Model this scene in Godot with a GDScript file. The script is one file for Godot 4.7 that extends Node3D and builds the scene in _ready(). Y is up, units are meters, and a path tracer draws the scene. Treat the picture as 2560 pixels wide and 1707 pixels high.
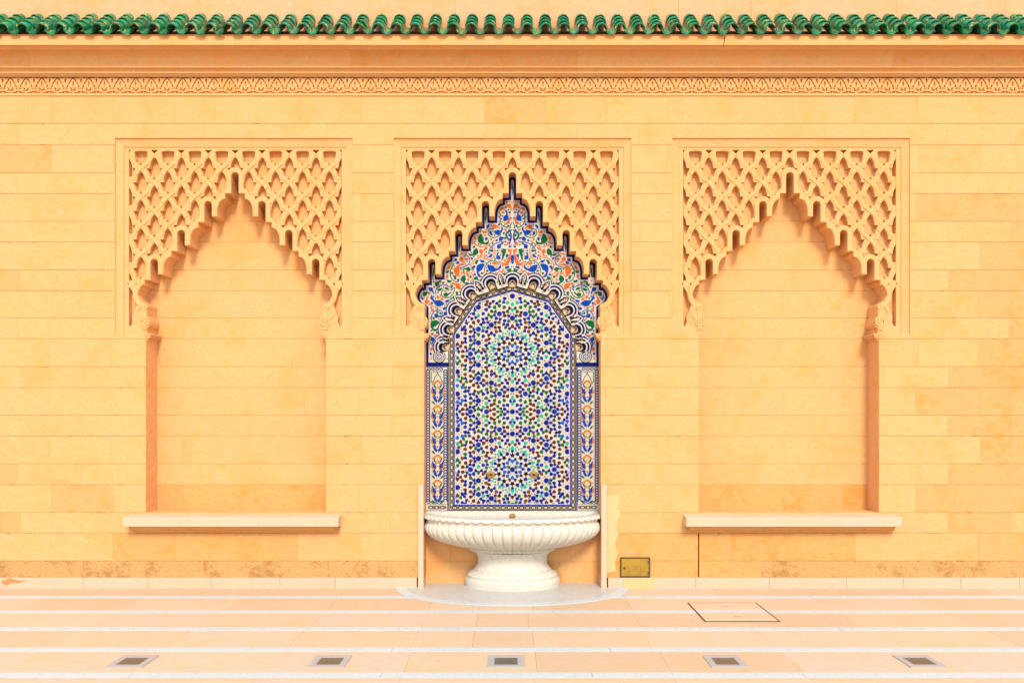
extends Node3D
# A fountain wall: three carved niches in sandstone, the middle one lined with tile mosaic, under a green tiled eave.
# z = 0 is the face of the wall, the plaza runs towards +z, y is up, metres.

const CAM := Vector3(0.0, 1.664, 7.4)
const FOCAL := 1909.0            # focal length in units of a 2560 wide survey drawing of the wall
const SAND := Color(0.67, 0.345, 0.132)

var used := {}
var rng := RandomNumberGenerator.new()
var M := {}

# ---------------------------------------------------------------- survey helpers
func sx(px: float, z := 0.0) -> float:
	return (px - 1281.0) * (CAM.z - z) / FOCAL

func sy(py: float, z := 0.0) -> float:
	return CAM.y + (1040.0 - py) * (CAM.z - z) / FOCAL

# ---------------------------------------------------------------- mesh builder
class Mb:
	var v := PackedVector3Array()
	var n := PackedVector3Array()
	var xf := Transform3D()
	var mirrored := false
	func tri(a: Vector3, b: Vector3, c: Vector3, na: Vector3, nb: Vector3, nc: Vector3) -> void:
		var g := (b - a).cross(c - a)
		if g.length_squared() < 1e-16:
			return
		if (g.dot(na + nb + nc) > 0.0) != mirrored:
			v.append(xf * a); v.append(xf * c); v.append(xf * b)
			n.append(xf.basis * na); n.append(xf.basis * nc); n.append(xf.basis * nb)
		else:
			v.append(xf * a); v.append(xf * b); v.append(xf * c)
			n.append(xf.basis * na); n.append(xf.basis * nb); n.append(xf.basis * nc)
	func quad(a: Vector3, b: Vector3, c: Vector3, d: Vector3, nn: Vector3) -> void:
		tri(a, b, c, nn, nn, nn)
		tri(a, c, d, nn, nn, nn)
	func mesh() -> ArrayMesh:
		var arr := []
		arr.resize(Mesh.ARRAY_MAX)
		arr[Mesh.ARRAY_VERTEX] = v
		arr[Mesh.ARRAY_NORMAL] = n
		var m := ArrayMesh.new()
		m.add_surface_from_arrays(Mesh.PRIMITIVE_TRIANGLES, arr)
		return m
	func empty() -> bool:
		return v.is_empty()

func ccw(p: PackedVector2Array) -> PackedVector2Array:
	if Geometry2D.is_polygon_clockwise(p):
		return p  # Godot calls y-down clockwise; kept as one consistent winding
	var q := p.duplicate()
	q.reverse()
	return q

func area2(p: PackedVector2Array) -> float:
	var s := 0.0
	for i in p.size():
		s += p[i].cross(p[(i + 1) % p.size()])
	return s * 0.5

func clean(p: PackedVector2Array) -> PackedVector2Array:
	var q := PackedVector2Array()
	for i in p.size():
		if q.is_empty() or q[q.size() - 1].distance_to(p[i]) > 0.0003:
			q.append(p[i])
	while q.size() > 2 and q[0].distance_to(q[q.size() - 1]) < 0.0003:
		q.remove_at(q.size() - 1)
	return q

func inset(p: PackedVector2Array, b: float) -> PackedVector2Array:
	var q := PackedVector2Array()
	var s := 1.0 if area2(p) > 0.0 else -1.0
	for i in p.size():
		var e1 := (p[i] - p[(i - 1 + p.size()) % p.size()]).normalized()
		var e2 := (p[(i + 1) % p.size()] - p[i]).normalized()
		var n1 := Vector2(-e1.y, e1.x) * s
		var n2 := Vector2(-e2.y, e2.x) * s
		var k: float = maxf(0.35, 1.0 + n1.dot(n2))
		q.append(p[i] + (n1 + n2) * b / k)
	return q

# solid with the outline p (x, y) from z0 (back) to z1 (front), front arrises bevelled by b
func ext(m: Mb, poly: PackedVector2Array, z0: float, z1: float, b := 0.0, bd := -1.0, back := false, upright := 1.0) -> void:
	var p := clean(poly)
	if p.size() < 3 or absf(area2(p)) < 2e-6:
		return
	if area2(p) < 0.0:
		p.reverse()
	var d := b if bd < 0.0 else bd
	var f := p if b == 0.0 else inset(p, b)
	if upright < 1.0:
		for i in f.size():
			f[i].x = lerpf(p[i].x, f[i].x, upright)
	var idx := Geometry2D.triangulate_polygon(f)
	if idx.is_empty():
		f = p
		d = 0.0
		idx = Geometry2D.triangulate_polygon(p)
	var fn := Vector3(0, 0, 1)
	for i in range(0, idx.size(), 3):
		m.tri(Vector3(f[idx[i]].x, f[idx[i]].y, z1), Vector3(f[idx[i + 1]].x, f[idx[i + 1]].y, z1), Vector3(f[idx[i + 2]].x, f[idx[i + 2]].y, z1), fn, fn, fn)
		if back:
			m.tri(Vector3(p[idx[i]].x, p[idx[i]].y, z0), Vector3(p[idx[i + 1]].x, p[idx[i + 1]].y, z0), Vector3(p[idx[i + 2]].x, p[idx[i + 2]].y, z0), -fn, -fn, -fn)
	for i in p.size():
		var j := (i + 1) % p.size()
		var e := (p[j] - p[i]).normalized()
		var sn := Vector3(e.y, -e.x, 0)
		m.quad(Vector3(p[i].x, p[i].y, z0), Vector3(p[j].x, p[j].y, z0), Vector3(p[j].x, p[j].y, z1 - d), Vector3(p[i].x, p[i].y, z1 - d), sn)
		if d > 0.0:
			var cn := Vector3(sn.x * d, sn.y * d, b).normalized()
			m.quad(Vector3(p[i].x, p[i].y, z1 - d), Vector3(p[j].x, p[j].y, z1 - d), Vector3(f[j].x, f[j].y, z1), Vector3(f[i].x, f[i].y, z1), cn)

# flat strap along pts with half widths hw
func strap(m: Mb, pts: PackedVector2Array, hw: PackedFloat32Array, z0: float, z1: float) -> void:
	var l := PackedVector2Array()
	var r := PackedVector2Array()
	var c := pts.size()
	for i in c:
		var t := (pts[mini(i + 1, c - 1)] - pts[maxi(i - 1, 0)]).normalized()
		var k := Vector2(-t.y, t.x)
		var w: float = hw[i] if hw.size() > 1 else hw[0]
		l.append(pts[i] + k * w)
		r.append(pts[i] - k * w)
	var up := Vector3(0, 0, 1)
	for i in c - 1:
		m.quad(Vector3(l[i].x, l[i].y, z1), Vector3(l[i + 1].x, l[i + 1].y, z1), Vector3(r[i + 1].x, r[i + 1].y, z1), Vector3(r[i].x, r[i].y, z1), up)
		var t := (pts[i + 1] - pts[i]).normalized()
		var k := Vector3(-t.y, t.x, 0)
		m.quad(Vector3(l[i].x, l[i].y, z0), Vector3(l[i + 1].x, l[i + 1].y, z0), Vector3(l[i + 1].x, l[i + 1].y, z1), Vector3(l[i].x, l[i].y, z1), k)
		m.quad(Vector3(r[i].x, r[i].y, z0), Vector3(r[i + 1].x, r[i + 1].y, z0), Vector3(r[i + 1].x, r[i + 1].y, z1), Vector3(r[i].x, r[i].y, z1), -k)
	for e in [[0, -1.0], [c - 1, 1.0]]:
		var i: int = e[0]
		var t := (pts[mini(i + 1, c - 1)] - pts[maxi(i - 1, 0)]).normalized() * float(e[1])
		m.quad(Vector3(l[i].x, l[i].y, z0), Vector3(r[i].x, r[i].y, z0), Vector3(r[i].x, r[i].y, z1), Vector3(l[i].x, l[i].y, z1), Vector3(t.x, t.y, 0))

# smooth skin over a grid of points; inside is a point the normals look away from (or towards, with face = -1)
func skin(m: Mb, g: Array, out_dir: Callable) -> void:
	var rows := g.size()
	var cols: int = g[0].size()
	var nn := []
	for i in rows:
		var row := []
		for j in cols:
			var du: Vector3 = g[mini(i + 1, rows - 1)][j] - g[maxi(i - 1, 0)][j]
			var dv: Vector3 = g[i][mini(j + 1, cols - 1)] - g[i][maxi(j - 1, 0)]
			var k := du.cross(dv)
			k = k.normalized() if k.length() > 1e-9 else Vector3.UP
			var o: Vector3 = out_dir.call(g[i][j])
			if k.dot(o) < 0.0:
				k = -k
			row.append(k)
		nn.append(row)
	for i in rows - 1:
		for j in cols - 1:
			m.tri(g[i][j], g[i + 1][j], g[i + 1][j + 1], nn[i][j], nn[i + 1][j], nn[i + 1][j + 1])
			m.tri(g[i][j], g[i + 1][j + 1], g[i][j + 1], nn[i][j], nn[i + 1][j + 1], nn[i][j + 1])

func box(m: Mb, a: Vector3, b: Vector3, bev := 0.0) -> void:
	# bevelled box, all faces
	if bev <= 0.0:
		m.quad(Vector3(a.x, a.y, b.z), Vector3(b.x, a.y, b.z), Vector3(b.x, b.y, b.z), Vector3(a.x, b.y, b.z), Vector3(0, 0, 1))
		m.quad(Vector3(a.x, a.y, a.z), Vector3(b.x, a.y, a.z), Vector3(b.x, b.y, a.z), Vector3(a.x, b.y, a.z), Vector3(0, 0, -1))
		m.quad(Vector3(a.x, b.y, a.z), Vector3(b.x, b.y, a.z), Vector3(b.x, b.y, b.z), Vector3(a.x, b.y, b.z), Vector3(0, 1, 0))
		m.quad(Vector3(a.x, a.y, a.z), Vector3(b.x, a.y, a.z), Vector3(b.x, a.y, b.z), Vector3(a.x, a.y, b.z), Vector3(0, -1, 0))
		m.quad(Vector3(a.x, a.y, a.z), Vector3(a.x, b.y, a.z), Vector3(a.x, b.y, b.z), Vector3(a.x, a.y, b.z), Vector3(-1, 0, 0))
		m.quad(Vector3(b.x, a.y, a.z), Vector3(b.x, b.y, a.z), Vector3(b.x, b.y, b.z), Vector3(b.x, a.y, b.z), Vector3(1, 0, 0))
		return
	var c := (a + b) * 0.5
	var h := (b - a) * 0.5
	var ax := [Vector3(1, 0, 0), Vector3(0, 1, 0), Vector3(0, 0, 1)]
	for i in 3:
		var u: Vector3 = ax[(i + 1) % 3]
		var w: Vector3 = ax[(i + 2) % 3]
		var hu: float = h[(i + 1) % 3] - bev
		var hw: float = h[(i + 2) % 3] - bev
		for s in [-1.0, 1.0]:
			var o: Vector3 = c + ax[i] * h[i] * s
			m.quad(o + u * hu + w * hw, o - u * hu + w * hw, o - u * hu - w * hw, o + u * hu - w * hw, ax[i] * s)
			for t in [-1.0, 1.0]:
				var p: Vector3 = c + ax[i] * h[i] * s + u * hu * t
				var q: Vector3 = c + ax[i] * (h[i] - bev) * s + u * h[(i + 1) % 3] * t
				m.quad(p + w * hw, p - w * hw, q - w * hw, q + w * hw, (ax[i] * s + u * t).normalized())
	for s in [-1.0, 1.0]:
		for t in [-1.0, 1.0]:
			for r in [-1.0, 1.0]:
				var k := Vector3(s, t, r)
				var hh := h - Vector3(bev, bev, bev)
				m.tri(c + Vector3(h.x * s, hh.y * t, hh.z * r), c + Vector3(hh.x * s, h.y * t, hh.z * r), c + Vector3(hh.x * s, hh.y * t, h.z * r), k, k, k)

func rect(x0: float, y0: float, x1: float, y1: float) -> PackedVector2Array:
	return PackedVector2Array([Vector2(x0, y0), Vector2(x1, y0), Vector2(x1, y1), Vector2(x0, y1)])

func flip(p: PackedVector2Array) -> PackedVector2Array:
	var q := PackedVector2Array()
	for a in p:
		q.append(Vector2(-a.x, a.y))
	q.reverse()
	return q

func moved(p: PackedVector2Array, d: Vector2) -> PackedVector2Array:
	var q := PackedVector2Array()
	for a in p:
		q.append(a + d)
	return q

func disc(c: Vector2, r: float, n := 16) -> PackedVector2Array:
	var q := PackedVector2Array()
	for i in n:
		q.append(c + Vector2(cos(TAU * i / n), sin(TAU * i / n)) * r)
	return q

# ---------------------------------------------------------------- nodes
func numbered(called: String, parent: Node) -> String:
	var key := str(parent.get_instance_id()) + called
	if not used.has(key):
		used[key] = 0
		return called
	used[key] += 1
	return "%s_%03d" % [called, used[key]]

func put(called: String, mesh: Mesh, mat: Material, parent: Node = self) -> MeshInstance3D:
	var o := MeshInstance3D.new()
	o.name = numbered(called, parent)
	o.mesh = mesh
	o.material_override = mat
	parent.add_child(o, true)
	return o

func part(called: String, m: Mb, mat: Material, parent: Node) -> MeshInstance3D:
	if m.empty():
		return null
	return put(called, m.mesh(), mat, parent)

func thing(called: String, label: String, category: String, at := Vector3.ZERO, group := "") -> Node3D:
	var o := Node3D.new()
	o.name = numbered(called, self)
	add_child(o, true)
	o.position = at
	o.set_meta("label", label)
	o.set_meta("category", category)
	if group != "":
		o.set_meta("group", group)
	return o

func structure(called: String, label: String, category: String) -> Node3D:
	var o := thing(called, label, category)
	o.set_meta("kind", "structure")
	return o

# ---------------------------------------------------------------- materials
func lin(r: float, g: float, b: float) -> Color:
	return Color(r, g, b).linear_to_srgb()

func noise(s: int, f: float, oct := 4, kind := FastNoiseLite.TYPE_SIMPLEX_SMOOTH) -> FastNoiseLite:
	var n := FastNoiseLite.new()
	n.seed = s
	n.frequency = f
	n.noise_type = kind
	n.fractal_octaves = oct
	return n

func bytes_of(n: FastNoiseLite, w: int, h: int) -> PackedByteArray:
	var im := n.get_seamless_image(w, h, false, false, 0.12)
	im.convert(Image.FORMAT_L8)
	return im.get_data()

# stone: base colour, how strongly it is stained, how many pale specks
func stone_image(base: Color, stain: Color, amount: float, grain: float, specks: int, s: int, pits := 0, w := 1024) -> ImageTexture:
	var big := bytes_of(noise(s, 0.004, 5), w, w)
	var mid := bytes_of(noise(s + 1, 0.02, 4), w, w)
	var fine := bytes_of(noise(s + 2, 0.22, 3), w, w)
	var lut := PackedByteArray()
	for i in 1025:
		lut.append(int(round(Color(i / 1024.0, 0, 0).linear_to_srgb().r * 255.0)))
	var d := PackedByteArray()
	d.resize(w * w * 3)
	for i in w * w:
		var a := big[i] / 255.0
		var b := mid[i] / 255.0
		var c := fine[i] / 255.0
		var k: float = 1.0 + (a - 0.5) * 0.12 + (b - 0.5) * 0.14 + (c - 0.5) * grain
		var t: float = clampf((a * 0.55 + b * 0.45 - 0.46) * 3.2, 0.0, 1.0) * amount
		d[i * 3] = lut[clampi(int((base.r + (stain.r - base.r) * t) * k * 1024.0), 0, 1024)]
		d[i * 3 + 1] = lut[clampi(int((base.g + (stain.g - base.g) * t) * k * 1024.0), 0, 1024)]
		d[i * 3 + 2] = lut[clampi(int((base.b + (stain.b - base.b) * t) * k * 1024.0), 0, 1024)]
	var im := Image.create_from_data(w, w, false, Image.FORMAT_RGB8, d)
	var r := RandomNumberGenerator.new()
	r.seed = s * 7 + 1
	for i in specks:
		# pale specks gather in loose clusters
		var cx := r.randf() * w
		var cy := r.randf() * w
		for j in r.randi_range(1, 6):
			var x := int(cx + r.randfn() * 34.0)
			var y := int(cy + r.randfn() * 34.0)
			var q := r.randi_range(1, 2)
			im.fill_rect(Rect2i(posmod(x, w), posmod(y, w), q, q), lin(0.8, 0.72, 0.56))
	for i in pits:
		im.fill_rect(Rect2i(r.randi_range(0, w - 4), r.randi_range(0, w - 4), r.randi_range(1, 4), r.randi_range(1, 2)), lin(base.r * 0.45, base.g * 0.38, base.b * 0.35))
	return ImageTexture.create_from_image(im)

func bump(s: int, f: float, strength: float) -> ImageTexture:
	var im := noise(s, f, 5).get_seamless_image(512, 512, false, false, 0.12)
	im.convert(Image.FORMAT_RGBA8)
	im.bump_map_to_normal_map(strength)
	return ImageTexture.create_from_image(im)

func mat(name: String, color: Color, rough: float, tex: Texture2D = null, scale := 0.4, nrm: Texture2D = null, ns := 0.5, offset := Vector3.ZERO) -> StandardMaterial3D:
	var m := StandardMaterial3D.new()
	m.resource_name = name
	m.albedo_color = color
	m.roughness = rough
	m.metallic_specular = 0.4
	if tex:
		m.albedo_texture = tex
	if nrm:
		m.normal_enabled = true
		m.normal_texture = nrm
		m.normal_scale = ns
	if tex or nrm:
		m.uv1_triplanar = true
		m.uv1_world_triplanar = true
		m.uv1_triplanar_sharpness = 6.0
		m.uv1_scale = Vector3.ONE * scale
		m.uv1_offset = offset
	return m

func make_materials() -> void:
	var st_bump := bump(11, 0.06, 3.0)
	var rough_bump := bump(12, 0.1, 8.0)
	var sand := stone_image(SAND, Color(0.65, 0.282, 0.08), 0.9, 0.09, 150, 21, 120)
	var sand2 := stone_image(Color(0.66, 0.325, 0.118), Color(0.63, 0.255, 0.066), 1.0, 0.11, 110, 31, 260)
	var dark := stone_image(Color(0.53, 0.29, 0.10), Color(0.36, 0.175, 0.05), 1.0, 0.26, 40, 41, 2600)
	var stained := stone_image(Color(0.59, 0.30, 0.095), Color(0.57, 0.225, 0.045), 1.0, 0.16, 12, 51, 250, 768)
	var pink := stone_image(Color(0.60, 0.40, 0.265), Color(0.575, 0.35, 0.21), 0.8, 0.08, 8, 61, 90, 768)
	var floor_t := stone_image(Color(0.60, 0.42, 0.275), Color(0.545, 0.37, 0.21), 1.0, 0.09, 20, 71, 160)
	for i in 6:
		var k: float = [1.0, 0.99, 0.995, 0.985, 1.0, 0.993][i]
		var off := Vector3(i * 0.37, i * 0.61, i * 0.23)
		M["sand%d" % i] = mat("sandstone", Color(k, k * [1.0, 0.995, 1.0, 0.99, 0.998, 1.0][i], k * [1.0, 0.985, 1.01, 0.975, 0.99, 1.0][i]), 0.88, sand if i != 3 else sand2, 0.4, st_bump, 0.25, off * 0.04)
		M["floor%d" % i] = mat("paving stone", Color(k, k, k * [1.0, 0.98, 1.03, 0.97, 1.0, 1.02][i]), 0.55, floor_t, 0.5, st_bump, 0.08, off)
		M["floord%d" % i] = mat("paving stone", Color(k * 0.98, k * 0.965, k * 0.94), 0.55, floor_t, 0.5, st_bump, 0.08, off)
		M["pink%d" % i] = mat("pale pink stone", Color(k, k, k), 0.7, pink, 0.5, st_bump, 0.12, off)
		M["dark%d" % i] = mat("weathered sandstone", Color(k, k, k), 0.92, dark, 0.6, rough_bump, 0.3, off)
		M["stain%d" % i] = mat("stained sandstone", Color(k, k, k), 0.9, stained, 0.45, st_bump, 0.4, off)
	M.carved = mat("carved sandstone", Color(1, 1, 1), 0.85, sand, 0.45, st_bump, 0.2, Vector3(0.5, 0.1, 0.3))
	M.upper = mat("plain upper stone", Color(1, 0.99, 1.12), 0.88, sand, 0.3, st_bump, 0.2, Vector3(0.2, 0.8, 0.3))
	M.plaster = mat("pale plaster", Color(1.0, 1.0, 1.0), 0.85, stone_image(Color(0.65, 0.395, 0.19), Color(0.62, 0.35, 0.14), 0.6, 0.08, 30, 81, 0, 256), 0.5)
	M.mortar = mat("mortar", lin(0.55, 0.36, 0.17), 0.95)
	# marble
	var mw := 1024
	var v1 := bytes_of(noise(91, 0.006, 5), mw, mw)
	var v2 := bytes_of(noise(92, 0.02, 4), mw, mw)
	var im := Image.create(mw, mw, false, Image.FORMAT_RGB8)
	var d := PackedByteArray()
	d.resize(mw * mw * 3)
	for i in mw * mw:
		var a := absf(v1[i] / 255.0 - 0.5) * 2.0
		var vein: float = pow(maxf(0.0, 1.0 - a * 5.0), 2.0) * (0.3 + v2[i] / 255.0 * 0.5)
		var w: float = clampf((v2[i] / 255.0 - 0.5) * 1.6, 0.0, 1.0)
		d[i * 3] = int(232 - vein * 22 - w * 4)
		d[i * 3 + 1] = int(226 - vein * 21 - w * 12)
		d[i * 3 + 2] = int(214 - vein * 16 - w * 26)
	im = Image.create_from_data(mw, mw, false, Image.FORMAT_RGB8, d)
	var marble := ImageTexture.create_from_image(im)
	M.marble = mat("white marble", Color(0.855, 0.84, 0.815), 0.45, marble, 0.9)
	M.marble2 = mat("grey white marble", Color(0.80, 0.795, 0.79), 0.4, marble, 0.7, null, 0.0, Vector3(0.3, 0.2, 0.6))
	M.strip = mat("marble strip", Color(0.80, 0.845, 0.875), 0.4, marble, 1.3, null, 0.0, Vector3(0.7, 0.2, 0.1))
	# glazes
	var g1 := bytes_of(noise(101, 0.018, 4), 512, 512)
	var g2 := bytes_of(noise(102, 0.06, 3), 512, 512)
	var g3 := bytes_of(noise(103, 0.012, 2), 512, 512)
	var gd := PackedByteArray()
	gd.resize(512 * 512 * 3)
	for i in 512 * 512:
		var chip := g1[i] > 190 and g2[i] > 116
		var edge := g1[i] > 186 and g2[i] > 112
		var t := g3[i] / 255.0
		var u := g2[i] / 255.0
		if chip:
			gd[i * 3] = 214; gd[i * 3 + 1] = 168; gd[i * 3 + 2] = 104
		elif edge:
			gd[i * 3] = 70; gd[i * 3 + 1] = 74; gd[i * 3 + 2] = 30
		else:
			gd[i * 3] = int(u * 6)
			gd[i * 3 + 1] = int(90 + t * 36 + u * 18)
			gd[i * 3 + 2] = int(52 + (1.0 - t) * 40 + u * 12)
	var green_t := ImageTexture.create_from_image(Image.create_from_data(512, 512, false, Image.FORMAT_RGB8, gd))
	for i in 3:
		var gm := mat("green glazed clay", [Color(1, 1, 1), Color(0.85, 0.9, 0.82), Color(1.0, 1.08, 1.02)][i], 0.22, green_t, 1.1, st_bump, 0.1, Vector3(i * 0.31, i * 0.17, i * 0.43))
		gm.metallic_specular = 0.36
		M["green%d" % i] = gm
	var glaze := {
		"navy": lin(0.004, 0.009, 0.10), "blue": lin(0.003, 0.010, 0.17), "blue2": lin(0.004, 0.02, 0.22), "sky": lin(0.003, 0.085, 0.36), "leafblue": lin(0.003, 0.04, 0.26),
		"tgreen": lin(0.004, 0.085, 0.026), "tgreen2": lin(0.006, 0.115, 0.014), "turq": lin(0.008, 0.30, 0.20), "brown": lin(0.085, 0.014, 0.007), "brown2": lin(0.14, 0.03, 0.009),
		"black": lin(0.007, 0.005, 0.006), "orange": lin(0.48, 0.095, 0.012), "amber": lin(0.47, 0.155, 0.02), "red": lin(0.42, 0.06, 0.05), "gold": lin(0.40, 0.22, 0.025), "tan": lin(0.30, 0.14, 0.045),
	}
	for k in glaze:
		M[k] = mat("glazed tile " + str(k), glaze[k], 0.3, null)
		M[k].metallic_specular = 0.16
	var ground_t := stone_image(Color(0.50, 0.435, 0.345), Color(0.46, 0.375, 0.27), 0.6, 0.06, 0, 111, 0, 512)
	M.tilewhite = mat("cream glazed tile", Color(1, 1, 1), 0.35, ground_t, 1.0)
	M.tilecream = mat("peach tile", Color(1.0, 0.9, 0.78), 0.4, ground_t, 1.0)
	M.brass = mat("aged brass", lin(0.42, 0.23, 0.06), 0.45)
	M.brass.metallic = 0.7
	var bt := stone_image(Color(0.40, 0.235, 0.035), Color(0.30, 0.17, 0.02), 1.0, 0.1, 4, 121, 60, 256)
	M.brassdoor = mat("tarnished brass sheet", Color(1, 1, 1), 0.5, bt, 2.0)
	M.brassdoor.metallic = 0.35
	M.darkmetal = mat("dark bronze", lin(0.10, 0.055, 0.025), 0.6)
	M.steel = mat("dull steel", lin(0.40, 0.365, 0.33), 0.5)
	M.steel.metallic = 0.2
	M.deepjoint = mat("open joint", lin(0.16, 0.07, 0.022), 0.95)
	M.rust = mat("rust stain", lin(0.62, 0.20, 0.06), 0.9)
	M.hole = mat("dark void", lin(0.02, 0.015, 0.01), 0.9)
	M.lampinside = mat("lamp housing", lin(0.24, 0.16, 0.09), 0.6)
	M.lampgrey = mat("pale lamp housing", lin(0.13, 0.13, 0.11), 0.6)
	M.glass = StandardMaterial3D.new()
	M.glass.resource_name = "lamp glass"
	M.glass.albedo_color = Color(0.5, 0.42, 0.34, 0.18)
	M.glass.transparency = BaseMaterial3D.TRANSPARENCY_ALPHA
	M.glass.roughness = 0.3
	M.glass.metallic_specular = 0.2

# ---------------------------------------------------------------- shared outlines (niche local x, world y), at the carved face
const ZL := -0.04        # carved lattice face
const ZH := -0.10       # floor of the lattice holes
const ZN := -0.24        # back of the plain niches
const ZT := -0.19        # tile face of the middle niche
const US := 0.0038973    # one survey unit at the carved face

func ly(py: float) -> float:
	return sy(py, ZL)

# right half of the arch opening from its tip down to the impost, x from the axis
func arch_half() -> PackedVector2Array:
	var p := PackedVector2Array()
	for k in 4:
		var cx := 67.3 * k
		var top := 431.0 + 72.2 * k
		var hw := 9.4
		if k > 0:
			p.append(Vector2(cx - hw, top + 38.5))
			p.append(Vector2(cx - hw, top + 9.0))
			for i in range(1, 4):
				var t := PI - PI * 0.5 * i / 4.0
				p.append(Vector2(cx + hw * cos(t), top + 9.0 - 9.0 * sin(t)))
		p.append(Vector2(cx, top))
		for i in range(1, 5):
			var t := PI * 0.5 - PI * 0.5 * i / 4.0
			p.append(Vector2(cx + hw * cos(t), top + 9.0 - 9.0 * sin(t)))
		p.append(Vector2(cx + hw, top + 53.0))
		p.append(Vector2(cx + 24.5, top + 53.0))
		p.append(Vector2(cx + 24.5, top + 66.0))
		if k < 3:
			for i in range(0, 6):
				var t := PI * 0.5 * (1.0 - i / 5.0)
				p.append(Vector2(cx + 27.0 + 17.5 * cos(t), top + 99.0 - 32.0 * sin(t)))
			p.append(Vector2(cx + 44.5, top + 110.7))
	for q in [[229.5, 711.0], [236.5, 718.0], [241.5, 727.0], [243.5, 737.0], [241.0, 747.0], [235.0, 755.0], [225.0, 761.0], [220.0, 765.0], [220.0, 832.5]]:
		p.append(Vector2(q[0], q[1]))
	var r := PackedVector2Array()
	for a in p:
		r.append(Vector2(a.x * US, ly(a.y)))
	return r

func arch_full() -> PackedVector2Array:
	var h := arch_half()
	var q := PackedVector2Array()
	for i in range(h.size() - 1, 0, -1):
		q.append(Vector2(-h[i].x, h[i].y))
	q.append_array(h)
	return q

# ================================================================ build
func _ready() -> void:
	rng.seed = 4
	# camera
	var cam := Camera3D.new()
	cam.name = "camera"
	add_child(cam)
	cam.position = CAM
	cam.projection = Camera3D.PROJECTION_FRUSTUM
	cam.near = 0.1
	cam.far = 200.0
	cam.keep_aspect = Camera3D.KEEP_HEIGHT
	cam.size = 0.1 * 1707.0 / FOCAL
	cam.frustum_offset = Vector2(-0.1 * 1.0 / FOCAL, 0.1 * 186.5 / FOCAL)
	cam.current = true
	# sky and air: bright hazy overcast
	var we := WorldEnvironment.new()
	we.name = "environment"
	var env := Environment.new()
	env.background_mode = Environment.BG_SKY
	var sky := Sky.new()
	var sm := ProceduralSkyMaterial.new()
	sm.sky_top_color = Color(0.66, 0.77, 0.90)
	sm.sky_horizon_color = Color(0.98, 0.985, 0.975)
	sm.sky_curve = 0.3
	sm.ground_bottom_color = Color(0.6, 0.52, 0.43)
	sm.ground_horizon_color = Color(0.8, 0.74, 0.66)
	sky.sky_material = sm
	env.sky = sky
	env.tonemap_mode = Environment.TONE_MAPPER_LINEAR
	env.tonemap_exposure = 2.3
	env.sdfgi_enabled = true
	env.ssao_enabled = true
	env.ssil_enabled = true
	we.environment = env
	add_child(we)
	var sun := DirectionalLight3D.new()
	sun.name = "sun"
	sun.light_color = Color(1.0, 0.965, 0.91)
	sun.light_energy = 0.5
	sun.light_angular_distance = 14.0
	sun.shadow_enabled = true
	add_child(sun)
	sun.rotation_degrees = Vector3(-39, 10, 0)

	make_materials()
	build_floor()
	build_wall()
	build_cornice()
	build_frieze()
	build_eave()
	build_niche("plain arched niche at the left with bare stone back and ledge under it", -2.704, -2.683, 225.5, false)
	build_niche("carved lattice arch over the mosaic fountain in the middle", 0.0, 0.0, 220.0, true)
	build_niche("plain arched niche at the right, between the brass box and the right edge", 2.704, 2.683, 225.5, false)
	build_tiles()
	build_basin()
	build_small()

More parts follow.
